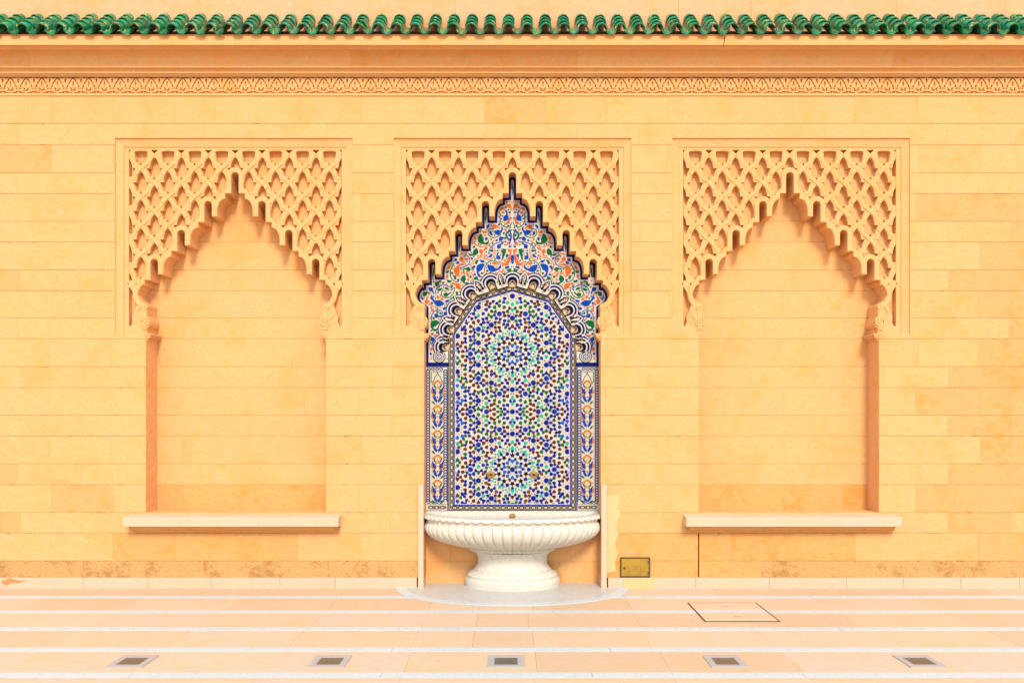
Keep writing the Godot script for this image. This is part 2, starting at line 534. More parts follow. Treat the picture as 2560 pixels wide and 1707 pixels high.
# ---------------------------------------------------------------- floor
func build_floor() -> void:
	var g := structure("ground", "wide plaza of peach coloured paving running towards the viewer", "ground")
	var gm := Mb.new()
	gm.quad(Vector3(-60, -0.03, -0.3), Vector3(60, -0.03, -0.3), Vector3(60, -0.03, 70), Vector3(-60, -0.03, 70), Vector3.UP)
	part("bed", gm, M.floor3, g)
	var o := structure("pavement", "peach stone slabs in rows divided by thin white marble strips", "pavement")
	var strips: Array[float] = [0.37, 0.90, 1.43, 1.956, 2.49, 3.02, 3.55]
	var z0 := -0.22
	for r in strips.size() + 1:
		var z1: float = strips[r] - 0.046 if r < strips.size() else 3.98
		var xs: Array[float] = []
		var x := 0.15 - 0.88 * 7
		while x < 6.6:
			xs.append(x + (rng.randf() - 0.5) * 0.05)
			x += 0.88
		if r > 0 and r < 4:
			xs.append(-0.29)
		if r == 4:
			xs.append(-0.70)
		xs.sort()
		for i in range(xs.size() - 1, 0, -1):
			if xs[i] - xs[i - 1] < 0.2:
				xs.remove_at(i)
		for i in xs.size() - 1:
			var m := Mb.new()
			var lift := rng.randf() * 0.0012
			box(m, Vector3(xs[i] + 0.0005, -0.028, z0 + 0.0008), Vector3(xs[i + 1] - 0.0005, -0.0015 + lift, z1 - 0.0008), 0.0009)
			part("paving_slab", m, M[("floord%d" if rng.randf() < [0.85, 0.6, 0.45, 0.25, 0.1, 0.1, 0.1, 0.1][r] else "floor%d") % rng.randi_range(0, 5)], o)
		if r < strips.size():
			var x2 := -6.1
			while x2 < 6.0:
				var l := rng.randf_range(1.3, 2.1)
				var m := Mb.new()
				box(m, Vector3(x2 + 0.001, -0.028, z1 + 0.001), Vector3(x2 + l - 0.001, 0.0005, z1 + 0.091), 0.001)
				part("marble_strip", m, M.strip, o)
				x2 += l
			z0 = z1 + 0.092
	# wider plaza beyond the slabs that are in view
	var pm := Mb.new()
	box(pm, Vector3(-40, -0.028, 3.99), Vector3(40, -0.002, 60))
	part("far_paving", pm, M.floor1, g)
	for s in [-1.0, 1.0]:
		var sm := Mb.new()
		box(sm, Vector3(minf(s * 6.35, s * 40), -0.028, -0.2), Vector3(maxf(s * 6.35, s * 40), -0.004, 3.98))
		part("side_paving", sm, M.floor2, g)
	# half round marble apron in front of the basin
	var a := structure("apron", "half round white marble apron on the paving below the basin", "pavement")
	var outer := PackedVector2Array()
	var inner := PackedVector2Array()
	for i in 41:
		var t := PI * i / 40.0
		outer.append(Vector2(1.12 * cos(t), 0.72 * sin(t)))
		inner.append(Vector2(1.02 * cos(t), 0.635 * sin(t)))
	var flat := Transform3D(Basis(Vector3(1, 0, 0), Vector3(0, 0, 1), Vector3(0, 1, 0)), Vector3.ZERO)
	var band := Mb.new()
	band.xf = flat
	band.mirrored = true
	for k in 8:
		var q := PackedVector2Array()
		for i in range(k * 5, k * 5 + 6):
			q.append(outer[i])
		for i in range(k * 5 + 5, k * 5 - 1, -1):
			q.append(inner[i])
		ext(band, q, 0.0, 0.006, 0.0005)
	part("apron_band", band, M.strip, a)
	var ang := [0, 9, 16, 24, 31, 40]
	for k in 5:
		var q := PackedVector2Array([Vector2(0, 0.02)])
		for i in range(ang[k], ang[k + 1] + 1):
			q.append(inner[i])
		var m := Mb.new()
		m.xf = flat
		m.mirrored = true
		ext(m, q, 0.0, 0.0055 + 0.0004 * (k % 2), 0.0012)
		part("marble_slab", m, M.marble2, a)
	var back := Mb.new()
	box(back, Vector3(-0.858, -0.02, -0.2), Vector3(0.858, 0.0045, 0.019), 0.001)
	part("marble_slab", back, M.marble2, a)

# ---------------------------------------------------------------- wall of coursed stone
func courses() -> Array:
	return [238.5, 308.6, 361.3, 432.0, 484.0, 553.0, 605.0, 674.7, 726.8, 794.5, 846.6, 916.3, 969.0, 1038.0, 1090.0, 1159.3, 1211.4, 1281.2, 1332.5, 1402.0, 1444.5]

func build_wall() -> void:
	var o := thing("stone_wall", "long wall of coursed golden sandstone blocks around the three niches", "wall")
	var cs := courses()
	var cut := []
	for c in [-2.704, 0.0, 2.704]:
		cut.append(rect(c - 1.153, sy(833), c + 1.153, sy(345)))
	cut.append(rect(-2.683 - 0.874, sy(1281.2), -2.683 + 0.874, sy(820)))
	cut.append(rect(2.683 - 0.874, sy(1281.2), 2.683 + 0.874, sy(820)))
	cut.append(rect(-0.858, sy(1500), 0.858, sy(820)))
	var crack := sx(1747)
	for i in cs.size() - 1:
		var y1 := sy(cs[i])
		var y0 := sy(cs[i + 1])
		var tall: bool = i % 2 == 0
		var xs: Array[float] = [-5.9]
		var x := (124.0 if tall else 47.0) - 155.0 * 2
		while x < 2800.0:
			xs.append(sx(x + rng.randf_range(-5, 5)))
			x += 155.0
		xs.append(5.95)
		if i >= 18:
			for k in xs.size():
				if absf(xs[k] - crack) < 0.31:
					xs[k] = crack
		for k in xs.size() - 1:
			if xs[k + 1] - xs[k] < 0.02:
				continue
			var a: float = xs[k]
			var b: float = xs[k + 1]
			if i >= 18 and absf(a - crack) < 0.001:
				a += 0.007
			if i >= 18 and absf(b - crack) < 0.001:
				b -= 0.005
			var polys: Array = [rect(a, y0, b, y1)]
			for c in cut:
				var nx := []
				for p in polys:
					for q in Geometry2D.clip_polygons(p, c):
						if absf(area2(q)) > 0.0008:
							nx.append(q)
				polys = nx
			for p in polys:
				var m := Mb.new()
				var t := rng.randi_range(0, 5)
				var kind := "sand%d" % t
				if t == 3 and rng.randf() < 0.7:
					kind = "sand2"
				if i == 19:
					kind = "dark%d" % t
					if p[0].x > 1.0 and rng.randf() < 0.5:
						kind = "stain%d" % t
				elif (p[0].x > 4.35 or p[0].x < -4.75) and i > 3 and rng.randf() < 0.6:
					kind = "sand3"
				elif i == 18 and ((p[0].x > -3.8 and p[0].x < -1.6) or (p[0].x > 1.7 and p[0].x < 3.75)):
					kind = "stain%d" % t
				ext(m, p, -0.27, rng.randf_range(-0.0015, 0.0012) - (0.002 if i == 19 else 0.0), 0.0024, 0.006, false, 0.3)
				part("stone_block", m, M[kind], o)
	# ashlar behind the niches' joints, and the core of the wall
	var core := Mb.new()
	box(core, Vector3(-6.4, 0.0, -0.8), Vector3(6.4, 5.6, -0.3))
	part("wall_core", core, M.mortar, o)
	# pale plaster left on the stones right of the fountain
	var pl := Mb.new()
	var pp := PackedVector2Array()
	for q in [[1517, 1240], [1547, 1238], [1549, 1252], [1545, 1270], [1552, 1281], [1545, 1300], [1541, 1318], [1546, 1336], [1538, 1360], [1544, 1385], [1538, 1404], [1540, 1428], [1517, 1432]]:
		pp.append(Vector2(sx(q[0]), sy(q[1])))
	ext(pl, pp, -0.002, 0.003, 0.001)
	part("plaster_patch", pl, M.plaster, o)
	# small gaps where the pointing has fallen out of the joints
	var gaps := Mb.new()
	for i in 150:
		var c := rng.randi_range(1, 19)
		var gx := rng.randf_range(-4.9, 4.9)
		var gy := sy(cs[c])
		if absf(absf(gx) - 2.69) < 0.95 and gy < sy(820):
			gx = clampf(gx, -1.6, 1.6) if absf(gx) < 2.69 else signf(gx) * rng.randf_range(3.65, 4.9)
		var hit := false
		for k in [-2.704, 0.0, 2.704]:
			if absf(gx - k) < 1.2 and gy > sy(835) and gy < sy(340):
				hit = true
		if hit or (absf(gx) < 0.92 and gy < sy(820)):
			continue
		var gl := rng.randf_range(0.008, 0.05) * (0.5 if i % 3 else 1.0)
		ext(gaps, PackedVector2Array([Vector2(gx - gl, gy), Vector2(gx - gl * 0.3, gy - rng.randf_range(0.001, 0.004)), Vector2(gx + gl, gy + 0.001), Vector2(gx + gl * 0.2, gy + rng.randf_range(0.001, 0.004))]), -0.004, 0.0014)
	part("open_joints", gaps, M.deepjoint, o).set_meta("kind", "stuff")
	# upper wall behind the eave
	var u := thing("upper_wall", "plain pale wall of large slabs rising behind the green tiled eave", "wall")
	var ux: Array[float] = [-6.3, -4.2, -3.35, -2.1, -0.55, 0.35, 1.6, 2.3, 3.7, 4.75, 6.3]
	for i in ux.size() - 1:
		var m := Mb.new()
		ext(m, rect(ux[i], 5.2, ux[i + 1], 6.6), -0.3, 0.05 + rng.randf() * 0.001, 0.0015, 0.004)
		part("wall_slab", m, M.upper, u)
	# skirting
	var s := thing("skirting", "low pale pink stone skirting along the foot of the wall", "skirting")
	for side in [[-6.3, -0.925], [0.925, 6.3]]:
		var x: float = side[0]
		while x < side[1] - 0.02:
			var l := minf(rng.randf_range(0.5, 0.85), side[1] - x)
			if side[1] - x - l < 0.15:
				l = side[1] - x
			var m := Mb.new()
			box(m, Vector3(x + 0.001, -0.02, -0.1), Vector3(x + l - 0.001, sy(1444.5, 0.02) - 0.001, 0.02 + rng.randf() * 0.002), 0.003)
			part("skirting_stone", m, M["pink%d" % rng.randi_range(0, 5)], s)
			x += l
	part("rust_stain", film([[4, 1452], [20, 1447], [44, 1451], [64, 1450], [48, 1456], [22, 1458], [14, 1463], [5, 1459]], 0.0235, rng), M.rust, s)

# ragged thin film on a face towards +z
func film(pts: Array, z: float, r: RandomNumberGenerator) -> Mb:
	var p := PackedVector2Array()
	for i in pts.size():
		var a := Vector2(pts[i][0], pts[i][1])
		var b := Vector2(pts[(i + 1) % pts.size()][0], pts[(i + 1) % pts.size()][1])
		for k in 4:
			var q := a.lerp(b, k / 4.0) + Vector2(r.randfn(), r.randfn()) * (1.0 if k else 0.3)
			p.append(Vector2(sx(q.x, z), sy(q.y, z)))
	var m := Mb.new()
	ext(m, p, z - 0.004, z)
	return m

# ---------------------------------------------------------------- cornice
func profile_run(m: Mb, pr: Array, x0: float, x1: float, caps := false) -> void:
	for i in pr.size() - 1:
		var a: Vector2 = pr[i]
		var b: Vector2 = pr[i + 1]
		var d := b - a                      # (z, y), running downwards
		var k := Vector3(0, d.x, -d.y).normalized()
		m.quad(Vector3(x0, a.y, a.x), Vector3(x1, a.y, a.x), Vector3(x1, b.y, b.x), Vector3(x0, b.y, b.x), k)
	for i in (pr.size() - 1 if caps else 0):
		var a: Vector2 = pr[i]
		var b: Vector2 = pr[i + 1]
		for e in [[x0, -1.0], [x1, 1.0]]:
			m.quad(Vector3(e[0], a.y, a.x), Vector3(e[0], b.y, b.x), Vector3(e[0], b.y, -0.1), Vector3(e[0], a.y, -0.1), Vector3(e[1], 0, 0))

func zy(z: float, py: float) -> Vector2:
	return Vector2(z, sy(py, z))

func build_cornice() -> void:
	var o := thing("cornice", "moulded golden stone cornice with a deep cove under the green eave", "cornice")
	var fas := [Vector2(0.1, sy(86, 0.25)), zy(0.25, 86), zy(0.252, 111), zy(0.248, 113)]
	var small := [zy(0.248, 113), zy(0.225, 114.0), zy(0.222, 117.5), zy(0.212, 119.5), zy(0.205, 119.8), zy(0.202, 123), zy(0.19, 124.2)]
	var cove := []
	for i in 13:
		var t := PI * 0.5 * i / 12.0
		cove.append(zy(0.085 + 0.105 * pow(1.0 - sin(t), 1.4), 124.2 + 43.5 * (1.0 - cos(t))))
	var low := [zy(0.085, 167.7), zy(0.085, 169.0), zy(0.068, 169.6), zy(0.065, 172), zy(0.056, 174.5), zy(0.052, 175.5), zy(0.052, 183), zy(0.038, 183.6), zy(0.034, 187), zy(0.024, 189.5), zy(0.024, 191.5), zy(0.0, 191.8)]
	var xs: Array[float] = [-6.3, -4.62, -3.6, -2.6, -1.55, -0.45, 0.62, 1.49, 2.6, 3.65, 4.6, 6.3]
	for i in xs.size() - 1:
		var a := xs[i]
		var b := xs[i + 1] - 0.0008
		var m1 := Mb.new()
		profile_run(m1, fas, a, b)
		part("fascia_stone", m1, M["sand%d" % [0, 2, 4, 1][i % 4]], o)
		var m2 := Mb.new()
		profile_run(m2, small, a, b)
		part("upper_moulding", m2, M["sand%d" % [1, 0, 5][i % 3]], o)
		var m3 := Mb.new()
		profile_run(m3, cove, a, b)
		part("cove_stone", m3, M["sand%d" % [3, 1, 0, 5, 3][i % 5]], o)
		var m4 := Mb.new()
		profile_run(m4, low, a, b)
		part("lower_moulding", m4, M["sand%d" % [0, 5, 1][i % 3]], o)
	var ck := Mb.new()
	ext(ck, PackedVector2Array([Vector2(sx(1810.5, 0.25), sy(94, 0.25)), Vector2(sx(1813, 0.25), sy(94, 0.25)), Vector2(sx(1812, 0.25), sy(106, 0.25)), Vector2(sx(1809, 0.25), sy(116, 0.25)), Vector2(sx(1809.5, 0.25), sy(104, 0.25))]), 0.24, 0.2535)
	part("crack", ck, M.deepjoint, o)
	var hid := Mb.new()
	box(hid, Vector3(-6.3, sy(190), -0.3), Vector3(6.3, sy(84, 0.25), -0.02))
	part("cornice_core", hid, M.mortar, o)

# ---------------------------------------------------------------- frieze of palmettes
func build_frieze() -> void:
	var o := thing("carved_frieze", "narrow carved band of repeated palmettes between cornice and wall", "frieze")
	var u := sx(1282) - sx(1281)
	var top := sy(192.5)
	var bk := Mb.new()
	box(bk, Vector3(-6.3, sy(235), -0.3), Vector3(6.3, sy(191.5), -0.0155))
	part("frieze_ground", bk, M.sand3, o)
	var fl := Mb.new()
	profile_run(fl, [Vector2(-0.02, sy(234)), Vector2(0.012, sy(234.2)), Vector2(0.012, sy(239.5)), Vector2(0.004, sy(240.5)), Vector2(0.0, sy(241.5))], -6.3, 6.3)
	part("fillet", fl, M.carved, o)
	var m := Mb.new()
	var P := func(a: Array) -> PackedVector2Array:
		var q := PackedVector2Array()
		for i in range(0, a.size(), 2):
			q.append(Vector2(a[i] * u, -a[i + 1] * u))
		return q
	var fleur: PackedVector2Array = P.call([0, 3.5, 3.5, 7.5, 7, 13.5, 9.6, 18, 13.2, 19, 11, 23, 14.4, 26, 13.4, 31.5, 9, 33.6, 5.4, 31.6, 5.8, 28.6, 8.6, 28.4, 7.4, 26.2, 3.6, 27.2, 2.4, 31.5, 0, 31.5, 0, 25, 1.9, 20.5, 1.9, 14.5, 0, 9])
	var leaf: PackedVector2Array = P.call([2.2, 0.2, 10, 2.2, 16.5, 0.2, 19.65, 0.2, 19.65, 2.4, 17.6, 6, 17.4, 12, 19.65, 17, 19.65, 27.5, 16.6, 28, 15.8, 22.5, 11.6, 14.5, 6.6, 7])
	for q in [fleur, leaf]:
		ext(m, q, -0.017, 0.002, 0.003)
		ext(m, flip(q), -0.017, 0.002, 0.003)
	var gp := PackedVector2Array()
	for i in 9:
		var t := -1.0 + 2.0 * i / 8.0
		gp.append(Vector2(t * 19.65 * u, -(30.0 + 6.8 * (1.0 - t * t)) * u))
	strap(m, gp, PackedFloat32Array([1.7 * u]), -0.023, 0.0)
	ext(m, disc(Vector2(0, -39.6 * u), 2.0 * u, 8), -0.023, 0.001, 0.001)
	ext(m, disc(Vector2(19.65 * u, -32.5 * u), 3.2 * u, 10), -0.023, 0.003, 0.001)
	ext(m, disc(Vector2(19.65 * u, -38.6 * u), 1.8 * u, 8), -0.023, 0.001, 0.001)
	var mesh := m.mesh()
	var pitch := 39.2 * u
	for i in range(-35, 36):
		var p := put("palmette", mesh, M.carved if i % 3 else M.sand1, o)
		p.position = Vector3(sx(1279) + i * pitch, top, 0)

# ---------------------------------------------------------------- green tiled eave
func gutter(r0: float, r1: float, len_: float, th: float, up: bool, sag := 0.0) -> Mb:
	# half pipe along -z from its lip at z = 0, tapering from r0 to r1
	var m := Mb.new()
	var s := 1.0 if up else -1.0
	var n := 14
	var span := PI * (1.06 if up else 1.04)
	for shell in 2:
		var g := []
		for i in 5:
			var t := i / 4.0
			var r: float = lerpf(r0, r1, t) - (th if shell == 1 else 0.0)
			var row := []
			for j in n + 1:
				var a := PI * 0.5 - span * 0.5 + span * j / n
				row.append(Vector3(cos(a) * r, s * sin(a) * r, -len_ * t))
			g.append(row)
		var sg := 1.0 if shell == 0 else -1.0
		skin(m, g, func(p: Vector3) -> Vector3: return Vector3(p.x, p.y, 0) * sg)
	# rounded lip
	for j in n:
		var a := PI * 0.5 - span * 0.5 + span * j / n
		var b := PI * 0.5 - span * 0.5 + span * (j + 1) / n
		var da := Vector3(cos(a), s * sin(a), 0)
		var db := Vector3(cos(b), s * sin(b), 0)
		var k := Vector3(0, 0, 1)
		var mid := r0 - th * 0.5
		m.tri(da * r0, db * r0, db * mid + k * 0.004, (da + k).normalized(), (db + k).normalized(), k)
		m.tri(da * r0, db * mid + k * 0.004, da * mid + k * 0.004, (da + k).normalized(), k, k)
		m.tri(da * mid + k * 0.004, db * mid + k * 0.004, db * (r0 - th), k, k, (k - db).normalized())
		m.tri(da * mid + k * 0.004, db * (r0 - th), da * (r0 - th), k, (k - db).normalized(), (k - da).normalized())
	return m

func build_eave() -> void:
	var o := thing("tiled_eave", "sloping eave of chipped green glazed half round roof tiles", "roof")
	var cover := gutter(0.057, 0.046, 0.2, 0.012, true).mesh()
	var front := gutter(0.056, 0.05, 0.2, 0.013, true).mesh()
	var pan := gutter(0.051, 0.046, 0.26, 0.014, false).mesh()
	var slope := deg_to_rad(39.0)
	var pitch := 0.174
	var z0 := 0.30
	var base := sy(75.5, z0)
	for i in range(-28, 29):
		var x := sx(1271, z0) + i * pitch
		for k in 4:
			var t := put("cover_tile", front if k == 0 else cover, M["green%d" % rng.randi_range(0, 2)], o)
			var s := k * 0.088
			t.position = Vector3(x + rng.randf_range(-0.004, 0.004), base + sin(slope) * s + 0.008 + k * 0.007, z0 - cos(slope) * s)
			t.rotation = Vector3(slope * 0.9 + rng.randf_range(-0.03, 0.03), rng.randf_range(-0.04, 0.04), rng.randf_range(-0.05, 0.05))
	for i in range(-28, 29):
		var x := sx(1271, z0) + (i + 0.5) * pitch
		var t := put("pan_tile", pan, M["green%d" % rng.randi_range(0, 2)], o)
		t.position = Vector3(x, base + 0.006 + rng.randf_range(-0.003, 0.003), z0 + 0.012 + rng.randf_range(-0.004, 0.004))
		t.rotation = Vector3(slope * 0.9, rng.randf_range(-0.03, 0.03), rng.randf_range(-0.04, 0.04))
	# mortar bed under the tiles
	var m := Mb.new()
	var a := Vector2(z0 - 0.06, base - 0.02)
	var b := Vector2(0.02, base - 0.035 + tan(slope) * (z0 - 0.08))
	profile_run(m, [b, a, Vector2(0.262, sy(88, 0.25)), Vector2(0.1, sy(86, 0.25) - 0.002)], -6.3, 6.3)
	part("mortar_bed", m, M.upper, o)

# ---------------------------------------------------------------- niches
func build_niche(label: String, cx: float, jx: float, jhw: float, tiled: bool) -> void:
	var o := thing("fountain_arch" if tiled else "arched_niche", label, "niche", Vector3(cx, 0, 0), "" if tiled else "plain niches beside the fountain")
	var half := arch_half()
	var top := sy(345.0)
	var bot := sy(833.0)
	var hw := 1.153
	# sloping frame round the carved panel
	var fr := Mb.new()
	var fin := 1.153 - 0.068
	var ftop := sy(345.0) - 0.076
	var za := -0.014
	var zb := -0.034
	fr.quad(Vector3(-hw, top, za), Vector3(hw, top, za), Vector3(fin, ftop, zb), Vector3(-fin, ftop, zb), Vector3(0, -0.26, 1).normalized())
	fr.quad(Vector3(-fin, ftop, zb), Vector3(fin, ftop, zb), Vector3(fin, ftop, ZL - 0.004), Vector3(-fin, ftop, ZL - 0.004), Vector3(0, -1, 0))
	for s in [-1.0, 1.0]:
		fr.quad(Vector3(s * hw, top, za), Vector3(s * fin, ftop, zb), Vector3(s * fin, bot, zb), Vector3(s * hw, bot, za), Vector3(-s * 0.29, 0, 1).normalized())
		fr.quad(Vector3(s * fin, ftop, zb), Vector3(s * fin, bot, zb), Vector3(s * fin, bot, ZL - 0.004), Vector3(s * fin, ftop, ZL - 0.004), Vector3(-s, 0, 0))
	part("panel_frame", fr, M.carved, o)
	# the arch itself: the thick slab that carries the carving
	for s in [-1.0, 1.0]:
		var sl := PackedVector2Array([Vector2(0, top + 0.02)])
		sl.append_array(half)
		sl.append(Vector2(half[half.size() - 1].x, bot))
		sl.append(Vector2(hw, bot))
		sl.append(Vector2(hw, top + 0.02))
		var m := Mb.new()
		ext(m, sl if s > 0 else flip(sl), -0.26, ZH)
		part("arch_slab", m, M.carved, o)
	# border that follows the lobes of the arch
	var opening := arch_full()
	opening.append(Vector2(half[half.size() - 1].x, bot - 0.3))
	opening.append(Vector2(-half[half.size() - 1].x, bot - 0.3))
	var off: PackedVector2Array = Geometry2D.offset_polygon(opening, 0.047, Geometry2D.JOIN_ROUND)[0]
	var offi: PackedVector2Array = Geometry2D.offset_polygon(opening, 0.040, Geometry2D.JOIN_ROUND)[0]
	for s in [-1.0, 1.0]:
		var side := rect(0.0, bot + 0.035, s * 1.2, top) if s > 0 else rect(-1.2, bot + 0.035, 0.0, top)
		var m := Mb.new()
		for q in Geometry2D.intersect_polygons(off, side):
			for r in Geometry2D.clip_polygons(q, opening):
				ext(m, r, ZH - 0.002, ZL + 0.012, 0.004)
		part("arch_border", m, M.carved, o)
	# lattice: rhombic cells, each with a stepped spade shaped hole
	var W := 67.4 * US
	var H := 71.4 * US
	var u := US
	var hole := [0, 0, 4.6, 4.6, 8.4, 11.5, 10.8, 19, 11.6, 26.5, 20.2, 27.8, 16.5, 35, 13.6, 42.5, 12.0, 49.0, 3.2, 49.0, 3.2, 54.5, 0, 57.2]
	var cell := PackedVector2Array([Vector2(0, 8.0 * u), Vector2(W / 2, 8.0 * u - H / 2), Vector2(0, 8.0 * u - H)])
	for i in range(hole.size() - 2, -1, -2):
		cell.append(Vector2(hole[i] * u, -hole[i + 1] * u))
	# the top row is cut short: bowls below the upper margin
	var bowl := [0, 19.6, 9, 20.0, 16.6, 22.0, 15.6, 34, 13.4, 43, 12.0, 49.0, 3.2, 49.0, 3.2, 54.5, 0, 57.2]
	var cell_top := PackedVector2Array([Vector2(0, 8.0 * u), Vector2(W / 2, 8.0 * u - H / 2), Vector2(0, 8.0 * u - H)])
	for i in range(bowl.size() - 2, -1, -2):
		cell_top.append(Vector2(bowl[i] * u, -bowl[i + 1] * u))
	var inner := rect(-1.035, ly(708), 1.035, ftop - 0.02)
	var lat := Mb.new()
	var knot := Mb.new()
	for r in range(-1, 9):
		for c in range(-9, 10):
			if posmod(r + c, 2) == 1:
				continue
			var at := Vector2(c * W / 2, ly(392.5) - (r - 0.0) * H / 2)
			for f in 2:
				var base_cell := cell_top if r == -1 else cell
				var q := moved(base_cell if f == 0 else flip(base_cell), at)
				for a in Geometry2D.intersect_polygons(q, inner):
					for b in Geometry2D.clip_polygons(a, offi):
						if absf(area2(b)) > 1e-5:
							ext(lat, b, ZH - 0.002, ZL, 0.0022)
			# ridges of the straps that run from crossing to crossing
			for f in [-1.0, 1.0]:
				var run := PackedVector2Array()
				for q in [[0, -8], [8, -14], [15, -20.5], [20.5, -28], [26, -36.5], [33.75, -43.7]]:
					var w: Vector2 = at + Vector2(f * float(q[0]) * u, -float(q[1]) * u)
					if Geometry2D.is_point_in_polygon(w, inner) and not Geometry2D.is_point_in_polygon(w, off):
						run.append(w)
				if run.size() > 2:
					strap(knot, run, PackedFloat32Array([3.9 * u]), ZL - 0.006, ZL + 0.0035)
			# the strap that passes over at each crossing
			var k := at + Vector2(0, 8.0 * u)
			var dr := 1.0 if posmod(c + 100, 2) == 0 else -1.0
			var sp := PackedVector2Array()
			for q in [[-12.0, 15.6], [-7.75, 7.2], [0, 0], [8, -6.0], [15, -12.5]]:
				sp.append(k + Vector2(-dr * float(q[0]) * u, -float(q[1]) * u))
			var ok := true
			for p in sp:
				if not Geometry2D.is_point_in_polygon(p, inner) or Geometry2D.is_point_in_polygon(p, off):
					ok = false
			if ok:
				strap(knot, sp, PackedFloat32Array([4.4 * u]), ZL - 0.006, ZL + 0.0085)
	# flat margins closing the lattice
	ext(lat, rect(-fin, ftop - 0.024, fin, ftop), ZH - 0.002, ZL, 0.002)
	for s in [-1.0, 1.0]:
		var x0: float = s * 1.038
		ext(lat, rect(minf(x0, s * fin), bot + 0.05, maxf(x0, s * fin), ftop - 0.024), ZH - 0.002, ZL, 0.002)
		# solid carved foot of the panel beside the scroll
		var ft := PackedVector2Array()
		for q in [[250, 706], [262, 700], [272, 707], [266, 716], [258, 728], [254, 745], [246, 764], [252, 778], [258, 792], [257, 806], [260, 812], [260, 834], [221, 834], [221, 762], [236, 752], [243, 738]]:
			ft.append(Vector2(q[0] * US, ly(q[1])))
		ext(lat, ft if s > 0 else flip(ft), ZH - 0.002, ZL, 0.003)
	ext(lat, rect(0.86, bot, fin, bot + 0.075), ZH - 0.002, ZL + 0.002, 0.002)
	ext(lat, rect(-fin, bot, -0.86, bot + 0.075), ZH - 0.002, ZL + 0.002, 0.002)
	part("lattice_panel", lat, M.carved, o)
	part("crossing_straps", knot, M.sand0, o).set_meta("kind", "stuff")
	if tiled:
		part("orange_stain", film([[1372, 1398], [1392, 1402], [1403, 1412], [1396, 1424], [1406, 1438], [1412, 1456], [1400, 1456], [1392, 1440], [1376, 1424]], -0.1935, rng), M.stain1, o)
	# scroll consoles and imposts
	for s in [-1.0, 1.0]:
		var sc := PackedVector2Array()
		for q in [[241, 757], [232, 757.5], [224, 758.5], [219.5, 762], [218.5, 767], [220, 773], [226, 777.5], [222, 787], [215.5, 796], [212.5, 805], [213, 812], [217, 818.5], [225, 821.5], [236, 819.5], [246, 812], [252.5, 801], [254, 790], [251.5, 776], [247, 765]]:
			sc.append(Vector2(q[0] * US, ly(q[1])))
		var m := Mb.new()
		ext(m, sc if s > 0 else flip(sc), -0.2 if tiled else ZN, ZL + 0.006, 0.004)
		var con := part("scroll_console", m, M.carved, o)
		for v in [[227.0, 803.0, 13.0, 2.4, -1.0], [226.0, 767.5, 7.0, 1.6, 1.0]]:
			var vm := Mb.new()
			var pts := PackedVector2Array()
			var ws := PackedFloat32Array()
			for i in 31:
				var t := i / 30.0
				var ang: float = t * TAU * float(v[3]) * 0.75 + (0.4 if v[4] > 0 else 2.4)
				var rr: float = v[2] * (1.0 - 0.86 * t)
				pts.append(Vector2(s * (float(v[0]) + cos(ang * float(v[4])) * rr) * US, ly(float(v[1]) + sin(ang * float(v[4])) * rr)))
				ws.append((2.5 - 1.5 * t) * US)
			strap(vm, pts, ws, ZL, ZL + 0.017)
			part("volute", vm, M.carved, con)
		var lf := Mb.new()
		var lp := PackedVector2Array()
		var lw := PackedFloat32Array()
		for i in 13:
			var t := i / 12.0
			lp.append(Vector2(s * (231.0 + 17.0 * sin(t * PI * 0.95) - 3.0 * t) * US, ly(761.0 + 40.0 * t)))
			lw.append((1.2 + 2.4 * sin(t * PI)) * US)
		strap(lf, lp, lw, ZL, ZL + 0.015)
		part("leaf", lf, M.carved, con)
		# impost moulding on the jamb
		var im := Mb.new()
		var inx: float = absf((jx - cx) * s + (jhw * US * 0.9946))
		var back := -0.2 if tiled else ZN
		for st in [[833.0, 838.0, 0.050], [838.0, 842.5, 0.040], [842.5, 846.0, 0.028], [846.0, 850.5, 0.012]]:
			var a := Vector3(s * (inx - float(st[2])), sy(st[1]), back)
			var b := Vector3(s * (inx + 0.03), sy(st[0]), -0.003)
			box(im, Vector3(minf(a.x, b.x), a.y, back), Vector3(maxf(a.x, b.x), b.y - 0.0005, -0.003 - (0.05 - float(st[2])) * 0.4), 0.002)
		part("impost", im, M.carved, o)
	# plain stones at the back
	var cs := courses()
	for i in range(2, cs.size() - 1):
		var y1 := sy(cs[i], ZN)
		var y0 := sy(cs[i + 1], ZN) if i < cs.size() - 2 else -0.03
		if tiled and cs[i] < 1260:
			continue
		if not tiled and cs[i] > 1270:
			continue
		var w := 0.97
		var zf := -0.195 if tiled else ZN
		if cs[i] > 840:
			w = 0.885
		var xs: Array[float] = [-w]
		var x := -0.60 if i % 2 == 0 else -0.30
		while x < w - 0.1:
			xs.append(x + rng.randf_range(-0.02, 0.02))
			x += 0.6
		xs.append(w)
		for k in xs.size() - 1:
			var m := Mb.new()
			ext(m, rect(xs[k], y0, xs[k + 1], y1), -0.31, zf + rng.randf_range(-0.001, 0.0008), 0.002, 0.005, false, 0.3)
			part("back_stone", m, M["sand%d" % [0, 1, 2, 4, 5, 0][rng.randi_range(0, 5)] if tiled or i != cs.size() - 5 else "stain%d" % rng.randi_range(0, 5)], o)

# ---------------------------------------------------------------- tile work of the middle niche
var ST := 0.0039759   # one survey unit at the tile face

func tx(px: float) -> float:
	return px * ST

func ty(py: float) -> float:
	return sy(py, ZT)

func star_panel_outline(grow: float) -> PackedVector2Array:
	# x from the axis, survey units; grow < 0 shrinks
	var p := PackedVector2Array([Vector2(0, 713), Vector2(99, 743), Vector2(159, 831), Vector2(159, 1276), Vector2(-159, 1276), Vector2(-159, 831), Vector2(-99, 743)])
	if grow != 0.0:
		p = Geometry2D.offset_polygon(p, grow, Geometry2D.JOIN_MITER)[0]
	return p

